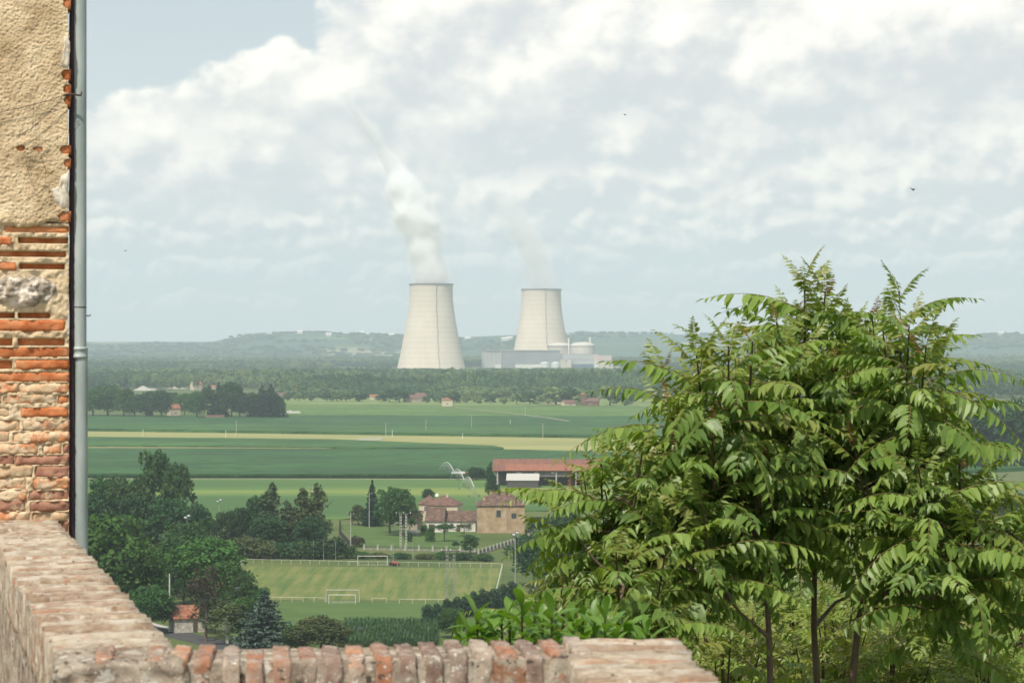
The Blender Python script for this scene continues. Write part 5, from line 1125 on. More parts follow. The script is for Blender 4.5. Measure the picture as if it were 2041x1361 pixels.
M_brickW = stained('brick_washed', [(0.36, (0.52, 0.35, 0.21)), (0.5, (0.62, 0.465, 0.30)), (0.64, (0.66, 0.53, 0.37))], 8, [((0.50, 0.21, 0.10), 13, 0.48, 0.62), ((0.22, 0.14, 0.11), 24, 0.64, 0.74)], bump=0.8, bdist=0.007)
M_brickP = stained('brick_purple', [(0.3, (0.27, 0.125, 0.085)), (0.7, (0.40, 0.22, 0.15))], 10, [((0.56, 0.42, 0.29), 14, 0.56, 0.68)], bump=0.7, bdist=0.006)
M_rubble = stained('rubble_stone', [(0.40, (0.22, 0.185, 0.14)), (0.5, (0.40, 0.345, 0.28)), (0.58, (0.70, 0.62, 0.53))], 13, [((0.20, 0.165, 0.125), 26, 0.58, 0.7)], bump=0.9, bscale=40, bdist=0.008)
hs_ = thing('old_house', 'corner of an old stuccoed brick house with zinc drainpipe', 'house', Cw, WA)
ROWS = [  # y0, y1, [(x0, x1, kind, depth)]  kind O orange, W washed with mortar, P purple; depth > 0 lies back from the face
 (450, 465, [(8, 139, 'O', 0.002)]), (472, 488, [(-80, 24, 'O', -0.012), (36, 138, 'O', 0.030)]), (498, 514, [(-130, 133, 'O', 0.030)]), (523, 538, [(-90, 34, 'O', -0.010), (38, 130, 'O', 0.032)]),
 (622, 636, [(-60, 30, 'O', 0.034), (36, 101, 'O', 0.034)]), (637, 660, [(-120, 129, 'O', -0.010)]), (672, 691, [(-90, 26, 'O', 0.028), (34, 131, 'O', 0.028)]), (692, 713, [(-120, 138, 'O', -0.004)]),
 (718, 736, [(-110, 26, 'O', 0.028), (32, 138, 'O', -0.004)]), (743, 761, [(-110, 138, 'O', -0.004)]), (764, 783, [(-110, 36, 'W', -0.004), (37, 138, 'W', -0.004)]), (787, 805, [(-110, 3, 'W', 0), (6, 114, 'W', -0.002), (116, 137, 'O', 0.002)]),
 (812, 830, [(-110, 20, 'W', 0.004), (42, 137, 'O', -0.003)]), (838, 858, [(-110, 40, 'W', 0.006), (45, 138, 'W', -0.003)]), (861, 881, [(-120, 20, 'W', 0), (25, 138, 'W', -0.003)]), (885, 904, [(-100, 76, 'W', -0.003), (84, 123, 'W', -0.002), (124, 138, 'P', 0)]),
 (908, 926, [(-100, 28, 'P', 0), (31, 138, 'P', -0.002)]), (930, 951, [(-110, 66, 'W', -0.003), (69, 138, 'P', 0)]), (954, 974, [(-110, 52, 'W', -0.002), (67, 138, 'W', -0.003)]), (978, 996, [(-110, 54, 'W', -0.002), (56, 138, 'P', -0.001)]),
 (1000, 1018, [(-110, 49, 'P', -0.001), (60, 138, 'P', -0.002)]), (1022, 1040, [(-110, 60, 'W', 0), (64, 138, 'W', 0.002)]), (1044, 1064, [(-60, 138, 'P', 0)]), (1068, 1090, [(20, 138, 'W', 0)]), (1094, 1114, [(-20, 138, 'P', 0)])]
RECT = []
def rough_brick(x0, x1, z0, z1, yf, seed, amp=0.006, yb=0.16, rnd_=0.0045):
    nx, nz = max(4, int((x1 - x0) / 0.014)), max(4, int((z1 - z0) / 0.011)); b = MB(); vs_ = []
    for j in range(nz + 1):
        for i in range(nx + 1):
            x = x0 + (x1 - x0) * i / nx; z = z0 + (z1 - z0) * j / nz; e = min(x - x0, x1 - x, z - z0, z1 - z); ed = max(0, 1 - e / rnd_)
            q = (x, seed * 3.1, z); y = yf + rnd_ * ed * ed * 0.9 + amp * fb(q, 38, 4, seed) + amp * 0.8 * fb(q, 11, 3, seed + 5)
            wob = 0.0032 * fb((x, z, seed), 26, 3, 2.2); vs_.append((x + (wob if i in (0, nx) else 0), y, z + (wob * 1.3 if j in (0, nz) else 0)))
    fs = [(j * (nx + 1) + i, j * (nx + 1) + i + 1, (j + 1) * (nx + 1) + i + 1, (j + 1) * (nx + 1) + i) for j in range(nz) for i in range(nx)]
    ring = [i for i in range(nx + 1)] + [j * (nx + 1) + nx for j in range(1, nz + 1)] + [nz * (nx + 1) + i for i in range(nx - 1, -1, -1)] + [j * (nx + 1) for j in range(nz - 1, 0, -1)]
    n0 = len(vs_); vs_ += [(vs_[i][0], yb, vs_[i][2]) for i in ring]; k = len(ring)
    fs += [(ring[(i + 1) % k], ring[i], n0 + i, n0 + (i + 1) % k) for i in range(k)]
    return b.add(vs_, fs)
KM = {'O': M_brickO, 'W': M_brickW, 'P': M_brickP}
for ri, (y0, y1, segs) in enumerate(ROWS):
    for (a, c, kd, dep) in segs:
        xa, zt = wl_(a, y0); xb, zb = wl_(c, y1); RECT.append((xa, xb, zb, zt, dep))
        rough_brick(xa, xb, zb, zt, dep, ri * 1.37 + a * 0.011, 0.012 if kd != 'O' else 0.007).obj('brick', KM[kd], hs_, True)
# small bricks showing through the stucco edge
HOLES = [(133, 8, 7, 9), (133, 150, 10, 9), (133, 178, 7, 8), (135, 200, 6, 10), (132, 299, 12, 8), (134, 326, 7, 8), (128, 432, 12, 9), (41, 297, 8, 5), (76, 298, 9, 4)]
for i, (px, py, hw, hh) in enumerate(HOLES):
    xa, zt = wl_(px - hw * 1.25, py - hh * 1.3); xb, zb = wl_(min(px + hw * 1.25, 141), py + hh * 1.3); rough_brick(xa, xb, zb, zt, -0.012, i * 2.3, 0.005).obj('brick', M_brickO, hs_, True)
# field stone
xa, zt = wl_(-40, 545); xb, zb = wl_(121, 617); b = MB(); nx, nz = 46, 26; vs_ = []
for j in range(nz + 1):
    for i in range(nx + 1):
        u, v = i / nx * 2 - 1, j / nz * 2 - 1; s_ = max(abs(u), abs(v)); l = math.hypot(u, v) or 1; q = s_ / l; uu, vv = u * (0.35 + 0.65 * q), v * (0.35 + 0.65 * q); rr = min(1, math.hypot(uu, vv))
        x = (xa + xb) / 2 + uu * (xb - xa) / 2; z = (zt + zb) / 2 + vv * (zt - zb) / 2; pit = fb((x, z, 0), 30, 5, 4.4)
        vs_.append((x, 0.03 - 0.066 * math.sqrt(max(0, 1 - rr ** 2.6)) + 0.02 * pit + 0.010 * fb((x, z, 1), 9, 3, 1), z))
b.add(vs_, [(j * (nx + 1) + i, j * (nx + 1) + i + 1, (j + 1) * (nx + 1) + i + 1, (j + 1) * (nx + 1) + i) for j in range(nz) for i in range(nx)]); b.obj('field_stone', M_rubble, hs_, True)
for i, (px, py, w, h_) in enumerate(((127, 590, 9, 10), (112, 628, 10, 8), (129, 605, 6, 12), (128, 640, 6, 8))):
    x, z = wl_(px, py); b = MB(); b.lathe([(0.001, -0.02), (0.018, -0.012), (0.022, 0), (0.016, 0.014), (0.001, 0.02)], 10); b.v = [(x + q[0] * w / 9, 0.02 + q[1] * 0.8, z + q[2] * h_ / 9) for q in b.v]; b.obj('pebble', M_rubble, hs_, True)
# mortar bed behind the bricks, stepping back where bricks lie deep
x_l, z_b = wl_(-130, 1130); x_r, z_t = wl_(140, 446); nx, nz = 110, 250; b = MB(); vs_ = []
for j in range(nz + 1):
    for i in range(nx + 1):
        x = x_l + (x_r - x_l) * i / nx; z = z_b + (z_t - z_b) * j / nz; y = 0.0 + 0.010 * fb((x, z, 3), 22, 4) + 0.006 * fb((x, z, 7), 60, 3)
        if z > wl_(0, 715)[1]: y -= 0.004
        for (a, c, lo, hi, dep) in RECT:
            if a + 0.004 < x < c - 0.004 and lo + 0.004 < z < hi - 0.004: y = dep + 0.025; break
        if i == nx: y = 0.25
        vs_.append((x - (0.006 * abs(fb((z, 0, 1), 30, 3)) if i >= nx - 1 else 0), y, z))
b.add(vs_, [(j * (nx + 1) + i, j * (nx + 1) + i + 1, (j + 1) * (nx + 1) + i + 1, (j + 1) * (nx + 1) + i) for j in range(nz) for i in range(nx)]); b.obj('mortar', M_mortar, hs_, True)
# stucco coat
x_r, z_0 = wl_(138, 470); z_1 = wl_(0, -180)[1]; nx, nz = 150, 420; b = MB(); vs_ = []; HL = [(wl_(px, py), hw / 427.0, hh / 427.0) for px, py, hw, hh in HOLES]
zedge = lambda x: wl_(0, 449)[1] + 0.016 * fb((x, 0, 5), 12, 4) - 0.012 * math.sin(x * 22)
for j in range(nz + 1):
    for i in range(nx + 1):
        x = x_l + (x_r - x_l) * i / nx; z = z_0 + (z_1 - z_0) * j / nz; rgh = 0.75 if z < wl_(0, 240)[1] else 0.4
        y = -0.020 + rgh * (0.009 * fb((x, z, 11), 6, 3) + 0.0045 * fb((x, z, 2), 26, 3)) + 0.0042 * fb((x, z, 6), 120, 3)
        d = z - zedge(x)
        if d < 0: y = 0.05
        elif d < 0.02: y += 0.012 * (1 - d / 0.02) ** 2
        for (hx, hz2), hw, hh in HL:
            q = math.hypot((x - hx) / hw, (z - hz2) / hh) + 0.25 * fb((x, z, 9), 40, 2)
            if q < 1: y = 0.03
        if i == nx: y = 0.25
        ex = 0.010 * abs(fb((z, 3, 1), 14, 4)) if i >= nx - 1 else 0
        vs_.append((x - ex, y, z))
b.add(vs_, [(j * (nx + 1) + i, j * (nx + 1) + i + 1, (j + 1) * (nx + 1) + i + 1, (j + 1) * (nx + 1) + i) for j in range(nz) for i in range(nx)]); b.obj('stucco', M_stucco, hs_, True)
def patch(pts, seed):
    cx_ = sum(p[0] for p in pts) / len(pts); cz_ = sum(p[1] for p in pts) / len(pts); b = MB(); n = 28; rings = 5; vs_ = [(wl_(cx_, cz_)[0], -0.0275, wl_(cx_, cz_)[1])]
    for r_ in range(1, rings + 1):
        for k in range(n):
            f_ = k / n * len(pts); i0 = int(f_) % len(pts); i1 = (i0 + 1) % len(pts); q = f_ - int(f_); px = pts[i0][0] * (1 - q) + pts[i1][0] * q; py = pts[i0][1] * (1 - q) + pts[i1][1] * q
            px = cx_ + (px - cx_) * r_ / rings; py = cz_ + (py - cz_) * r_ / rings; x, z = wl_(min(px, 137), py); vs_.append((x + 0.009 * fb((x, z, seed), 50, 3), (-0.0275 if r_ < rings else -0.016) + 0.005 * fb((x, z, seed), 45, 4), z + 0.009 * fb((z, x, seed), 50, 3)))
    b.add(vs_, [(0, 1 + (k + 1) % n, 1 + k) for k in range(n)] + [(1 + r_ * n + k, 1 + r_ * n + (k + 1) % n, 1 + (r_ + 1) * n + (k + 1) % n, 1 + (r_ + 1) * n + k) for r_ in range(rings - 1) for k in range(n)]); b.obj('lime_patch', M_lime, hs_, True)
patch([(130, 72), (139, 74), (139, 138), (118, 137), (124, 105)], 1.0); patch([(122, 350), (139, 338), (139, 415), (124, 416), (108, 400), (98, 380), (114, 372)], 2.0)
b = MB(); b.box(-3.2, -0.012, 0.20, 3.0, -0.5, 8.4); b.obj('wall_core', M_mortar, hs_)
# drainpipe
M_zinc = mat('zinc', [(0.34, (0.25, 0.30, 0.285)), (0.5, (0.33, 0.38, 0.365)), (0.66, (0.42, 0.465, 0.455))], scale=7, detail=8, stretch=(1, 1, 0.35), rough=0.55, metallic=0.15, spec=0.4, dirt=((0.17, 0.155, 0.13), 3.0, 0.56, 0.7))
M_iron = plain('rusted_iron', (0.055, 0.040, 0.034)); M_gapshade = plain('gap_shade', (0.055, 0.035, 0.045))
x0, _ = wl_(159.5, 700); zA, zB, zC = wl_(160, -180)[1], wl_(160, 1240)[1], wl_(160, 700)[1]
b = MB(); b.lathe([(0.0345, zC + 0.02), (0.0345, zA)], 28); o = b.obj('drainpipe', M_zinc, hs_, True); o.location = (x0, 0.055, 0)
b = MB(); b.lathe([(0.0325, zB), (0.0325, zC + 0.01)], 28); lo = b.obj('drainpipe', M_zinc, hs_, True); lo.location = (x0 + 0.008, 0.055, 0)
zc = wl_(160, 702)[1]; b = MB(); prof = [(0.034, zc - 0.028), (0.040, zc - 0.026), (0.041, zc - 0.018), (0.037, zc - 0.014), (0.037, zc + 0.008), (0.041, zc + 0.012), (0.042, zc + 0.02), (0.037, zc + 0.024), (0.034, zc + 0.026)]; b.lathe(prof, 28); b.obj('collar', M_zinc, o, True)
b = MB(); zc2 = wl_(160, 612)[1]; b.lathe([(0.0343, zc2 - 0.003), (0.0352, zc2 - 0.002), (0.0352, zc2 + 0.002), (0.0343, zc2 + 0.003)], 28); b.obj('solder_seam', M_iron, o)
xh, zh = wl_(133, 190); b = MB(); b.tube([(xh - 0.01, -0.02, zh), (xh + 0.02, -0.035, zh), (xh + 0.062, -0.045, zh - 0.004), (xh + 0.064, -0.045, zh + 0.012)], [0.006, 0.006, 0.005, 0.004], 6); b.obj('bracket_hook', M_iron, hs_)
xh, zh = wl_(170, 629); b = MB(); b.tube([(xh, 0.055, zh), (xh + 0.026, 0.05, zh), (xh + 0.028, 0.05, zh + 0.008)], 0.0028, 5); b.obj('bracket_hook', M_iron, hs_)
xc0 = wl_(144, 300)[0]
b = MB(); b.tube([(xc0 + 0.002 * math.sin(k * 1.9), 0.035, zA + (zB - zA) * k / 30) for k in range(31)], 0.0125, 8); b.obj('gap_strip', M_gapshade, hs_)  # dark strip added in place of the shaded gap between wall and pipe
for k, (pts_) in enumerate(([(-60, 240), (0, 226), (45, 216), (90, 204), (135, 189)], [(135, 191), (108, 214), (82, 240), (62, 258), (30, 276)], [(72, 212), (70, 245), (71, 285)], [(66, 214), (64, 250), (62, 262)], [(42, 288), (52, 300), (68, 304), (100, 303)], [(44, 290), (52, 330), (62, 370), (78, 388)], [(72, 292), (90, 340), (88, 380)])):
    b = MB(); b.tube([(wl_(px, py)[0], -0.043 - 0.004 * (k % 2), wl_(px, py)[1]) for px, py in pts_], 0.0016 if k < 2 else 0.0009, 5); b.obj('wire', M_iron, hs_)

# ------------------------------------------------------------------ brick parapet
ZP = H - 0.82
M_cop = stained('coping_brick', [(0.34, (0.18, 0.115, 0.072)), (0.46, (0.34, 0.265, 0.185)), (0.56, (0.44, 0.37, 0.275)), (0.66, (0.52, 0.46, 0.365))], 16, [((0.50, 0.455, 0.38), 11, 0.54, 0.64), ((0.13, 0.085, 0.06), 34, 0.60, 0.68), ((0.38, 0.17, 0.085), 9, 0.60, 0.70), ((0.66, 0.63, 0.57), 60, 0.64, 0.69)], rnd=[(0.0, (0.42, 0.35, 0.27)), (0.25, (0.30, 0.20, 0.14)), (0.42, (0.48, 0.43, 0.35)), (0.62, (0.34, 0.18, 0.11)), (0.78, (0.45, 0.39, 0.30)), (0.9, (0.24, 0.17, 0.125))], bump=0.9, bscale=45, bdist=0.01)
M_copF = stained('coping_brick_front', [(0.3, (0.24, 0.17, 0.13)), (0.5, (0.36, 0.28, 0.22)), (0.7, (0.50, 0.44, 0.37))], 18, [((0.24, 0.20, 0.16), 13, 0.54, 0.62), ((0.50, 0.46, 0.39), 26, 0.58, 0.64), ((0.55, 0.33, 0.08), 36, 0.66, 0.71), ((0.085, 0.062, 0.05), 30, 0.56, 0.66), ((0.66, 0.64, 0.58), 80, 0.62, 0.66)],
                 rnd=[(0.0, (0.40, 0.14, 0.055)), (0.22, (0.15, 0.08, 0.06)), (0.42, (0.33, 0.15, 0.08)), (0.58, (0.25, 0.10, 0.06)), (0.72, (0.38, 0.32, 0.25)), (0.82, (0.42, 0.17, 0.07))], bump=0.9, bscale=45, bdist=0.01)
M_bed = stained('parapet_mortar', [(0.36, (0.20, 0.16, 0.12)), (0.5, (0.33, 0.275, 0.21)), (0.64, (0.45, 0.40, 0.32))], 14, [((0.28, 0.145, 0.085), 9, 0.58, 0.66), ((0.075, 0.06, 0.045), 26, 0.56, 0.64), ((0.55, 0.52, 0.45), 20, 0.57, 0.64), ((0.62, 0.60, 0.54), 75, 0.62, 0.66), ((0.45, 0.29, 0.09), 34, 0.66, 0.70)], bump=0.9, bscale=40, bdist=0.012)
def rough_block(lx, ly, lz, seed, amp=0.006, n=4, rd=0.35):
    bm = bmesh.new(); bmesh.ops.create_cube(bm, size=2.0); bmesh.ops.subdivide_edges(bm, edges=bm.edges[:], cuts=n, use_grid_fill=True)
    for v in bm.verts:
        c = v.co.copy(); s_ = c.normalized() * 1.25
        h3 = Vector((lx, ly, lz)) * 0.5; rr = min(h3) * rd
        q = Vector((c.x * h3.x, c.y * h3.y, c.z * h3.z)); core = Vector([max(-(h3[i] - rr), min(h3[i] - rr, q[i])) for i in range(3)]); dd = q - core
        if dd.length > 1e-9: q = core + dd.normalized() * min(dd.length, rr)
        v.co = q + Vector((fb(q, 24, 4, seed), fb(q, 24, 4, seed + 7), fb(q, 24, 4, seed + 13))) * amp
    me = bpy.data.meshes.new('brick'); bm.to_mesh(me); bm.free(); me.polygons.foreach_set('use_smooth', [True] * len(me.polygons))
    return me
pr_ = thing('brick_parapet', 'weathered brick parapet bending round the terrace in the foreground', 'wall', (0, 0, ZP))
d1 = Vector((-math.sin(WA), math.cos(WA), 0)); e1 = Vector((math.cos(WA), math.sin(WA), 0)); A2 = R(6.0); e2 = Vector((math.cos(A2), math.sin(A2), 0)); f2 = Vector((math.sin(A2), -math.cos(A2), 0)); d3 = Vector((-0.0428, 0.999, 0)); e3 = Vector((0.999, 0.0428, 0))
K1 = Vector((-1.160, 5.86, 0)); B0 = Vector((-0.896, 6.2, 0)); E0 = Vector((0.446, 6.335, 0))
WL, WF = 0.325, 0.285
meA = [rough_block(0.060, WL, 0.2, i * 3.3 + 1, 0.0075, 5, 0.3) for i in range(6)]; meF = [rough_block(0.047, WF, 0.13, i * 2.7 + 40, 0.007, 5, 0.28) for i in range(6)]
for m_, L_ in ((M_cop, meA), (M_copF, meF)):
    for me in L_: me.materials.append(m_)
def lay(me, pos, ang, ry=0.0, rx=0.0):
    o = link('brick', me, pr_); o.location = pos; o.rotation_euler = (rx, ry, ang)
r2 = random.Random(11)
for k in range(60):                                     # left arm, bricks across the wall
    s_ = 0.30 + k * 0.0775; p = K1 + d1 * s_ + e1 * (WL * 0.5 + r2.uniform(-.003, .003)); lay(meA[k % 6], p + Vector((0, 0, -0.1 + r2.uniform(-.007, .005))), WA + R(90) + r2.uniform(-.03, .03), r2.uniform(-.05, .05), r2.uniform(-.015, .015))
for k in range(20):                                     # front arm
    p = B0 + e2 * (-0.20 + k * 0.0665) + f2 * (WF * 0.5 + r2.uniform(-.008, .008)); up = 0.006 * max(0, (k - 10) / 6) + (-0.006 if 4 < k < 11 else 0)
    lay(meF[k % 6], p + Vector((0, 0, -0.065 + up + r2.uniform(-.005, .005))), A2 + r2.uniform(-.03, .03), r2.uniform(-.04, .04), r2.uniform(-.01, .01))
for k in range(30):                                     # right arm, towards the terrace
    p = E0 - d3 * (0.03 + k * 0.074) - e3 * (0.145 + r2.uniform(-.008, .008)); lay(meA[(k * 5 + 1) % 6], p + Vector((0, 0, -0.098 + r2.uniform(-.006, .006))), R(92.4) + r2.uniform(-.03, .03), r2.uniform(-.05, .05), r2.uniform(-.015, .015))
cb = rough_block(0.34, 0.30, 0.16, 77, 0.016, 12, 0.25); cb.materials.append(M_bed); o = link('corner_mortar', cb, pr_); o.location = K1 + e1 * 0.165 + d1 * 0.13 + Vector((0, 0, -0.082)); o.rotation_euler = (0, 0, WA * 0.7)
def body(poly, name):
    b = MB(); n = len(poly); zs = [-1.5, -0.9, -0.6, -0.4, -0.25, -0.12, -0.013]; vs_ = []; dens = []
    for i in range(n):
        a, c = poly[i], poly[(i + 1) % n]; m_ = max(1, int((c - a).length / 0.04)); dens += [a + (c - a) * (q / m_) for q in range(m_)]
    k = len(dens); vs_ = [(p.x + 0.012 * fb((p.x, p.y, z), 7, 4), p.y + 0.012 * fb((p.y, p.x, z), 7, 4), z) for z in zs for p in dens]
    b.add(vs_, [(j * k + i, j * k + (i + 1) % k, (j + 1) * k + (i + 1) % k, (j + 1) * k + i) for j in range(len(zs) - 1) for i in range(k)] + [tuple(range((len(zs) - 1) * k, len(zs) * k))]); b.obj(name, M_bed, pr_)
i_ = 0.003
body([K1 + e1 * i_ + d1 * 0.1, K1 + e1 * (WL - i_) + d1 * 0.28, K1 + e1 * (WL - i_) + d1 * 4.85, K1 + e1 * i_ + d1 * 4.85], 'wall_body')
body([B0 - e2 * 0.26 + f2 * (WF - i_), B0 + e2 * 1.12 + f2 * (WF - i_), B0 + e2 * 1.12 + f2 * i_, B0 - e2 * 0.1 + f2 * i_], 'wall_body')
body([E0 - e3 * (0.29 - i_) - d3 * 2.2, E0 - e3 * i_ - d3 * 2.2, E0 - e3 * i_ - d3 * 0.01, E0 - e3 * (0.29 - i_) - d3 * 0.01], 'wall_body')
b = MB(); b.prism([(-7, -6), (0.35, -6), (0.3, 6.1), (-0.9, 5.98), (-1.1, 6.1), (-2.25, 10.5), (-7, 9.3)], 50.0, 54.35); tag(b.obj('terrace', M_concrete), 'terrace floor behind the parapet', 'terrace', kind='structure')

# ------------------------------------------------------------------ tree of heaven in front of the view
def leaf_mat(name, stops, red=0.0):
    m = bpy.data.materials.new(name); m.use_nodes = True; nt = m.node_tree; nt.nodes.clear(); t = NT(nt)
    out = t.n('ShaderNodeOutputMaterial'); p = t.n('ShaderNodeBsdfPrincipled'); g = t.n('ShaderNodeNewGeometry'); oi = t.n('ShaderNodeObjectInfo')
    r_ = t.m('ADD', t.m('MULTIPLY', g.outputs['Random Per Island'], 0.45), t.m('MULTIPLY', oi.outputs['Random'], 0.55)); ob = t.n('ShaderNodeTexCoord').outputs['Object']
    c = t.ramp(t.m('ADD', r_, t.m('MULTIPLY', t.m('SUBTRACT', t.noise(ob, 30, 4, 0.6), 0.5), 0.3)), stops)
    t.set(p.inputs['Base Color'], c); p.inputs['Roughness'].default_value = 0.42; p.inputs['Specular IOR Level'].default_value = 0.42
    tr = t.n('ShaderNodeBsdfTranslucent'); t.set(tr.inputs[0], t.mix(1.0, c, (1.5, 1.55, 0.5, 1), 'MULTIPLY')); mx = t.n('ShaderNodeMixShader'); mx.inputs[0].default_value = 0.36
    nt.links.new(p.outputs[0], mx.inputs[1]); nt.links.new(tr.outputs[0], mx.inputs[2]); nt.links.new(mx.outputs[0], out.inputs[0])
    return m
M_leaf = leaf_mat('ailanthus_leaf', [(0.1, (0.085, 0.155, 0.030)), (0.5, (0.155, 0.245, 0.048)), (0.85, (0.235, 0.325, 0.074))])
M_leafy = leaf_mat('ailanthus_leaf_young', [(0.1, (0.15, 0.22, 0.045)), (0.6, (0.21, 0.27, 0.058)), (0.9, (0.24, 0.24, 0.07))])
M_leafr = leaf_mat('ailanthus_leaf_red', [(0.1, (0.20, 0.085, 0.045)), (0.6, (0.25, 0.12, 0.055)), (0.9, (0.20, 0.15, 0.045))])
M_rachis = plain('leaf_stalk', (0.16, 0.13, 0.05)); M_stem = mat('ailanthus_bark', [(0.3, (0.11, 0.075, 0.056)), (0.7, (0.20, 0.145, 0.11))], scale=14, detail=7, stretch=(1, 1, 0.3), bump=0.4, bdist=0.004)
def compound_leaf(seed, L, droop, pairs, ll, m, hang=0.55, fold=0.25):
    r_ = random.Random(seed); b = MB(); bx, bz = r_.uniform(-.06, .06), 0
    def ax(t_): return Vector((L * (t_ - 0.12 * t_ * t_), bx * t_ * t_ * L, L * (0.16 * t_ - droop * t_ * t_)))
    rach = [ax(k / 8) for k in range(9)]; b.tube(rach, [0.0034 - 0.0026 * k / 8 for k in range(9)], 4, False)
    def leaflet(p, d, up, l, w):
        d = d.normalized(); s_ = d.cross(up).normalized(); u_ = s_.cross(d); cv = r_.uniform(0.10, 0.26)
        mid = [p + d * (l * q) - u_ * (cv * l * q * q) for q in (0.02, 0.28, 0.62, 1.0)]; g = fold * w
        L1, R1 = mid[1] + s_ * w * 0.5 + u_ * g, mid[1] - s_ * w * 0.5 + u_ * g; L2, R2 = mid[2] + s_ * w * 0.40 + u_ * g * .8, mid[2] - s_ * w * 0.40 + u_ * g * .8
        b.add([mid[0], mid[1], mid[2], mid[3], L1, L2, R1, R2], [(0, 4, 1), (1, 4, 5, 2), (2, 5, 3), (0, 1, 6), (1, 2, 7, 6), (2, 3, 7)])
    for k in range(pairs):
        t_ = 0.16 + 0.80 * k / (pairs - 1); p = ax(t_); f_ = (ax(min(1, t_ + .05)) - ax(t_ - .05)).normalized(); sz_ = (0.72 + 0.28 * math.sin(math.pi * min(1, t_ * 1.1))) * (1 - 0.45 * max(0, t_ - 0.7) / 0.3)
        for s_ in (-1, 1):
            side = Vector((-f_.y, f_.x, 0)).normalized() * s_; up = side.cross(f_) * s_; up = up if up.z > 0 else -up
            d = side * r_.uniform(0.66, 0.95) + f_ * (0.28 + 0.45 * t_ + r_.uniform(-.2, .2)) - up * (hang + r_.uniform(-.32, .32)); l = ll * sz_ * r_.uniform(0.78, 1.14)
            if r_.random() < 0.05: continue
            leaflet(p, d, up, l, l * r_.uniform(0.36, 0.44))
    f_ = (ax(1) - ax(.93)).normalized(); leaflet(ax(1), f_, Vector((0, 0, 1)), ll * 0.5, ll * 0.2)
    me = b.mesh('leaf', m); me.materials.append(M_rachis)
    me.polygons.foreach_set('material_index', [1 if i < 32 else 0 for i in range(len(me.polygons))])
    return me
LV = {'g': [compound_leaf(i, (0.60, 0.66, 0.54, 0.62, 0.56, 0.64, 0.50, 0.68)[i], (0.30, 0.44, 0.56, 0.38, 0.50, 0.68, 0.34, 0.52)[i], (10, 12, 9, 11, 10, 12, 8, 13)[i], (0.124, 0.128, 0.116, 0.13, 0.118, 0.126, 0.12, 0.118)[i], M_leaf, (0.35, 0.55, 0.8, 0.45, 0.7, 0.9, 0.5, 0.65)[i]) for i in range(8)],
      'y': [compound_leaf(20 + i, 0.54, (0.16, 0.32, 0.24)[i], 12, 0.105, M_leafy, (0.25, 0.45, 0.3)[i]) for i in range(3)], 'r': [compound_leaf(30 + i, 0.36, (0.05, 0.2)[i], 9, 0.065, M_leafr, (0.1, 0.35)[i]) for i in range(2)]}
r3 = random.Random(5)
def leaf_at(base, az, el, sc, roll=0.0): return Matrix.Translation(base) @ Matrix.Rotation(az, 4, 'Z') @ Matrix.Rotation(-el, 4, 'Y') @ Matrix.Rotation(roll, 4, 'X') @ Matrix.Scale(sc, 4)
def rosette(tip, back, n, sc, young=True, bright=0.15):
    """leaves spiralling down a shoot from its tip; back is the unit direction down the shoot"""
    out = []; a0 = r3.uniform(0, 6.28)
    for i in range(n):
        f_ = i / max(1, n - 1); kind = 'r' if (young and i < 2 and r3.random() < 0.35 and (tip.z > 55.2 and back.z > -2)) else ('y' if young and (i < 4 or r3.random() < bright) else 'g')
        el = R(60 - 68 * f_ ** 0.75 + r3.uniform(-12, 12)); base = tip + back * (0.02 + 0.52 * f_ * sc)
        out.append((kind, leaf_at(base, a0 + i * 2.399 + r3.uniform(-.25, .25), el, sc * (0.50 + 0.55 * min(1, f_ * 2.4)) * r3.uniform(0.88, 1.12), r3.uniform(-.25, .25))))
    return out
def joined(items, name, m_index=None):
    V, Fc, mi = [], [], []; base = 0; mats = [M_leaf, M_rachis, M_leafy, M_leafr]; cache = {}
    for kind, Mx in items:
        me = r3.choice(LV[kind])
        if me.name not in cache:
            co_ = np.empty(len(me.vertices) * 3); me.vertices.foreach_get('co', co_); cache[me.name] = (co_.reshape(-1, 3), [tuple(p.vertices) for p in me.polygons], [p.material_index for p in me.polygons])
        co_, fs, ms = cache[me.name]; A = np.array(Mx); V.append(co_ @ A[:3, :3].T + A[:3, 3]); Fc += [tuple(i + base for i in f) for f in fs]; mi += [1 if q == 1 else {'g': 0, 'y': 2, 'r': 3}[kind] for q in ms]; base += len(co_)
    me = bpy.data.meshes.new(name); me.from_pydata(np.concatenate(V).tolist(), [], Fc); me.update()
    for m in mats: me.materials.append(m)
    me.polygons.foreach_set('material_index', mi); return me
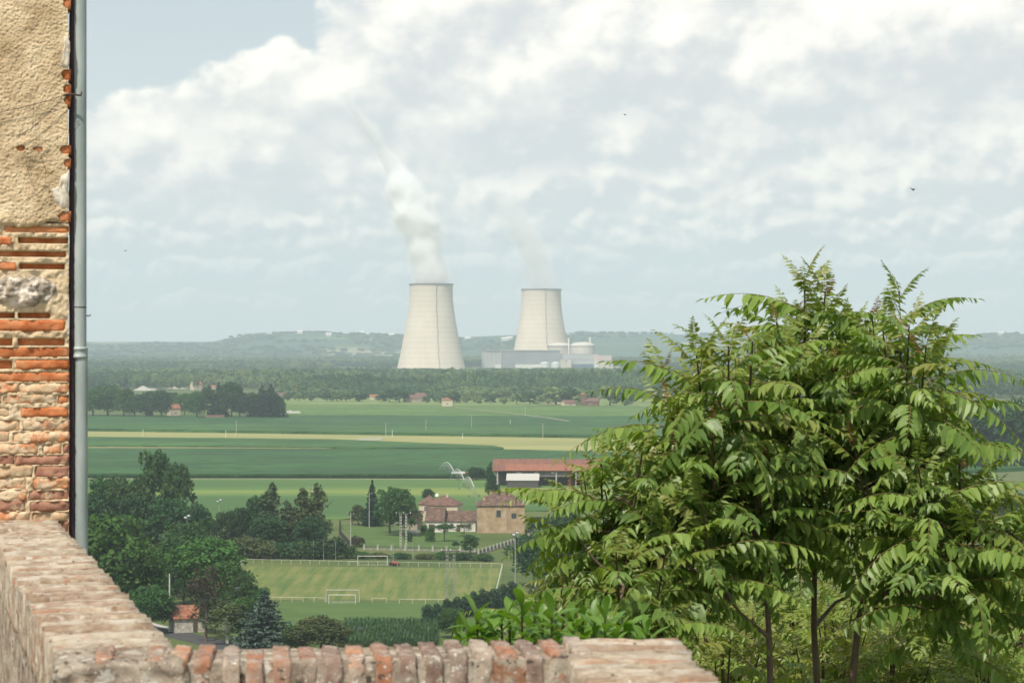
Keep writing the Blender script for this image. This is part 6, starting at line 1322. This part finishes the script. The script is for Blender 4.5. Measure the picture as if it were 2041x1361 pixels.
def ailanthus(label, stem, stem_r, forks, tips, Y0, n_leaf, n_obj=300, sc=1.0, base_z=None):
    g0 = at(stem[0][0], stem[0][1], Y0); zg = gz(g0.x, g0.y); root = Vector((g0.x, g0.y, zg)); r = thing('tree_of_heaven', label, 'tree', root, 0, 'trees of heaven before the view')
    S_ = [root - Vector((0, 0, 0.2))] + [at(px, py, Y0 + dy) for px, py, dy in stem]; n = len(S_)
    b = MB(); b.tube([p - root for p in S_], [stem_r * (1.15 - 0.95 * i / (n - 1)) for i in range(n)], 9); b.obj('trunk', M_stem, r, True)
    nodes = [(S_[i] + (S_[i + 1] - S_[i]) * q, i) for i in range(1, n - 1) for q in (0.0, 0.33, 0.66)]
    for fk in forks:
        FP = [at(px, py, Y0 + dy) for px, py, dy in fk]; b = MB(); m_ = len(FP); b.tube([p - root for p in FP], [stem_r * (0.7 - 0.5 * i / (m_ - 1)) for i in range(m_)], 7); b.obj('branch', M_stem, r, True); nodes += [(FP[i] + (FP[i + 1] - FP[i]) * q, 9) for i in range(m_ - 1) for q in (0.2, 0.6)]
    allL = []
    for (px, py, dy) in tips:
        tip = at(px, py, Y0 + dy); best = min(nodes, key=lambda q: (q[0] - tip).length + (3.0 if q[0].z > tip.z - 0.18 else 0))[0]; midp = (best + tip) / 2 + Vector((0, 0, -0.10)) + (tip - best).cross(Vector((0, 0, 1))) * r3.uniform(-.1, .1); midp2 = tip + Vector(((midp.x - tip.x) * .4, (midp.y - tip.y) * .4, -0.28))
        b = MB(); b.tube([best - root, midp - root, midp2 - root, tip - root], [0.011, 0.009, 0.007, 0.004], 6); b.obj('branch', M_stem, r, True)
        allL += rosette(tip, (midp2 - tip).normalized(), n_leaf + r3.randint(-2, 2), sc)
    allL.sort(key=lambda q: q[1].translation.y)
    if len(allL) > n_obj: tag(link('foliage', joined([(kd, Matrix.Translation(-root) @ Mx) for kd, Mx in allL[n_obj:]], 'foliage'), r), kind='stuff')
    for kind, Mx in allL[:n_obj]:
        o = link('leaf', r3.choice(LV[kind]), r); Mm = Mx.copy(); Mm.translation -= root; o.matrix_local = Mm
    return r
T = lambda L_: [(x, y, r3.uniform(-0.7, 0.7)) for x, y in L_]
ailanthus('left leaning tree of heaven reaching over the ochre farmhouse', [(1348, 1420, 0), (1330, 1290, 0), (1292, 1200, .1), (1252, 1130, .1), (1226, 1060, .2), (1205, 975, .2)], 0.019, [[(1292, 1200, .1), (1230, 1160, .0), (1180, 1110, -.1), (1140, 1050, -.1)]],
          T([(1198, 925), (1138, 978), (1200, 1000), (1245, 985), (1285, 960), (1255, 1050), (1228, 1100), (1290, 1110), (1262, 1160), (1300, 1030), (1165, 958), (1310, 1180), (1280, 900), (1330, 1080)]), 11.6, 13, sc=0.80)
ailanthus('tree of heaven with forked trunk left of centre of the leafy mass', [(1537, 1420, 0), (1533, 1270, 0), (1528, 1180, 0), (1505, 1070, .1), (1478, 960, .1), (1450, 850, .1), (1420, 760, .1)], 0.018, [[(1533, 1270, 0), (1480, 1225, -.2), (1440, 1180, -.3)], [(1528, 1180, 0), (1540, 1060, .2), (1545, 950, .3)]],
          T([(1318, 738), (1388, 704), (1375, 835), (1452, 690), (1350, 880), (1500, 680), (1330, 800), (1420, 760), (1420, 870), (1505, 800), (1385, 955), (1480, 965), (1325, 1010), (1520, 905), (1460, 790), (1390, 770), (1400, 1000), (1480, 880), (1340, 940)]), 12.0, 13, sc=0.92)
ailanthus('tallest tree of heaven with straight reddish trunk', [(1632, 1420, 0), (1622, 1250, 0), (1624, 1100, 0), (1622, 960, .1), (1612, 800, .1), (1604, 680, .1)], 0.021, [[(1622, 1250, 0), (1665, 1200, .2), (1730, 1170, .3)], [(1624, 1100, 0), (1560, 1020, -.2), (1520, 980, -.3)]],
          T([(1604, 556), (1548, 640), (1655, 625), (1580, 700), (1660, 740), (1702, 735), (1552, 850), (1645, 850), (1605, 950), (1705, 900), (1630, 690), (1560, 770), (1690, 820), (1540, 940), (1735, 930), (1575, 630), (1645, 580), (1690, 660), (1530, 720), (1620, 640)]), 12.7, 14, sc=0.95)
ailanthus('right tree of heaven spreading towards the edge of the view', [(1692, 1420, 0), (1712, 1230, 0), (1742, 1110, .1), (1772, 1000, .1), (1792, 880, .1), (1800, 760, .1), (1792, 670, .1)], 0.019, [[(1712, 1230, 0), (1800, 1150, -.2), (1880, 1080, -.3), (1950, 1040, -.3)], [(1772, 1000, .1), (1850, 920, .2), (1905, 860, .2)]],
          T([(1792, 580), (1738, 628), (1830, 745), (1846, 690), (1800, 850), (1888, 830), (1912, 925), (1755, 905), (1850, 985), (1945, 1030), (1985, 985), (1890, 1090), (2062, 1085), (2090, 985), (1975, 1130), (1725, 800), (1760, 660), (1812, 650), (1700, 720), (1870, 760), (1860, 890), (1780, 720), (1700, 880), (1830, 930), (1920, 1000), (2020, 1040)]), 12.2, 13, sc=0.92)
# younger trees of heaven lower on the slope, foliage as one part each
young = [('below the ochre farmhouse', 1120, 1180, 90, 60, 15.5, 8), ('behind the leaning trunk', 1250, 1190, 90, 100, 17, 13), ('left of the forked trunk', 1400, 1220, 90, 110, 18, 14), ('between the forked and the straight trunk', 1580, 1230, 80, 120, 17.5, 13), ('right of the straight trunk', 1700, 1250, 80, 110, 18.5, 13),
         ('under the right tree', 1830, 1240, 90, 110, 17, 14), ('at the lower right corner', 1960, 1290, 90, 80, 14.5, 13), ('at the right edge', 2030, 1180, 90, 80, 19, 13), ('at the bottom left of the trunks', 1440, 1320, 90, 60, 14, 11), ('at the bottom between the trunks', 1640, 1330, 110, 50, 14.5, 11), ('in the gap behind the trunks', 1500, 1130, 130, 110, 21, 16), ('behind the right tree', 1850, 1110, 150, 110, 21.5, 18), ('far behind the left tree', 1330, 1110, 120, 120, 22, 16), ('low beside the end of the parapet', 1470, 1260, 80, 60, 15.5, 16), ('low between the straight and the right trunk', 1660, 1230, 70, 80, 15.8, 16), ('low under the right tree', 1780, 1310, 90, 50, 15, 16), ('low at the bottom right', 1900, 1330, 110, 40, 15.6, 16), ('low in the right corner', 2010, 1330, 70, 50, 16.2, 14), ('dense behind all the trunks', 1560, 1240, 160, 80, 20, 22), ('dense behind the right trunk', 1760, 1200, 150, 90, 20.4, 22)]
for where, px, py, wx_, wy_, Yq, nt_ in young:
    g0 = at(px, py, Yq); zg = gz(g0.x, Yq); root = Vector((g0.x, Yq, zg)); r = thing('tree_of_heaven_sapling', 'young sunlit tree of heaven ' + where, 'tree', root, 0, 'young trees of heaven on the slope')
    b = MB(); top = at(px, py - wy_ * 0.3, Yq) - root; b.tube([(0, 0, -0.2), (0.03, 0.02, top.z * 0.5), (top.x * 0.6, 0, top.z)], [0.035, 0.026, 0.010], 7); items = []
    for k in range(nt_):
        tip = at(px + r3.uniform(-1, 1) * wx_, py + r3.uniform(-1, 1) * wy_, Yq + r3.uniform(-1, 1)); q = tip - root; b.tube([(0.02, 0.01, max(0.3, q.z - 0.9)), (q.x * .6, q.y * .6, q.z - 0.35), q], [0.012, 0.009, 0.004], 5)
        items += [(kd, Matrix.Translation(-root) @ Mx) for kd, Mx in rosette(tip, Vector((0, 0, -1)), 10, 0.72, True, 0.6)]
    b.obj('trunk', M_stem, r, True); link('crown', joined(items, 'crown'), r)

# ------------------------------------------------------------------ glossy laurel just over the parapet
M_laurel = leaf_mat('laurel_leaf', [(0.1, (0.085, 0.175, 0.028)), (0.5, (0.115, 0.225, 0.036)), (0.85, (0.15, 0.265, 0.048))])
def laurel_leaf(seed):
    r_ = random.Random(seed); b = MB(); l = 0.098; w = 0.037; cv = r_.uniform(0.15, 0.6); q = [0, .18, .4, .62, .82, 1.0]; ws = [0.08, 0.45, 0.8, 1.0, 0.82, 0.05]; vs_ = []
    for t_, w_ in zip(q, ws): vs_ += [(t_ * l, -w * .5 * w_, -cv * l * t_ * t_ + .16 * w * w_), (t_ * l, 0, -cv * l * t_ * t_), (t_ * l, w * .5 * w_, -cv * l * t_ * t_ + .16 * w * w_)]
    b.add(vs_, [f for i in range(5) for f in ((3 * i, 3 * i + 3, 3 * i + 4, 3 * i + 1), (3 * i + 1, 3 * i + 4, 3 * i + 5, 3 * i + 2))]); return b.mesh('leaf', M_laurel, True)
LL = [laurel_leaf(i) for i in range(4)]
g0 = at(1090, 1260, 8.4); zg = gz(g0.x, 8.4); root = Vector((g0.x, 8.4, zg)); ls = thing('laurel_bush', 'glossy broad leaved laurel bush just over the parapet', 'bush', root)
b = MB(); items = []
for px, py in ((1040, 1206), (960, 1250), (1000, 1240), (1082, 1242), (1122, 1246), (1162, 1236), (1207, 1226), (1248, 1256), (934, 1268), (1020, 1262), (1060, 1258), (1108, 1268), (1180, 1264), (1228, 1272), (980, 1274), (1142, 1256), (1270, 1275), (945, 1285), (1090, 1285), (1200, 1285), (915, 1262), (950, 1228), (985, 1255), (1015, 1222), (1065, 1228), (1100, 1230), (1140, 1238), (1185, 1240), (1225, 1246), (1045, 1275), (1160, 1278), (1290, 1262), (1000, 1285)):
    tip = at(px, py, 8.4 + r3.uniform(-.35, .35)); q = tip - root; b.tube([(q.x * .2, q.y * .2, 0.4), (q.x * .7, q.y * .7, q.z * .6), (q.x, q.y, q.z)], [0.014, 0.010, 0.004], 5); a0 = r3.uniform(0, 6.28)
    for i in range(14):
        f_ = i / 13; Mx = leaf_at(q - Vector((0, 0, 0.16 * f_)), a0 + i * 2.4, R(70 - 70 * f_ + r3.uniform(-18, 18)), r3.uniform(0.6, 1.15), r3.uniform(-.4, .4)); o = link('leaf', r3.choice(LL), ls); o.matrix_local = Mx
b.obj('stems', M_stem, ls, True)
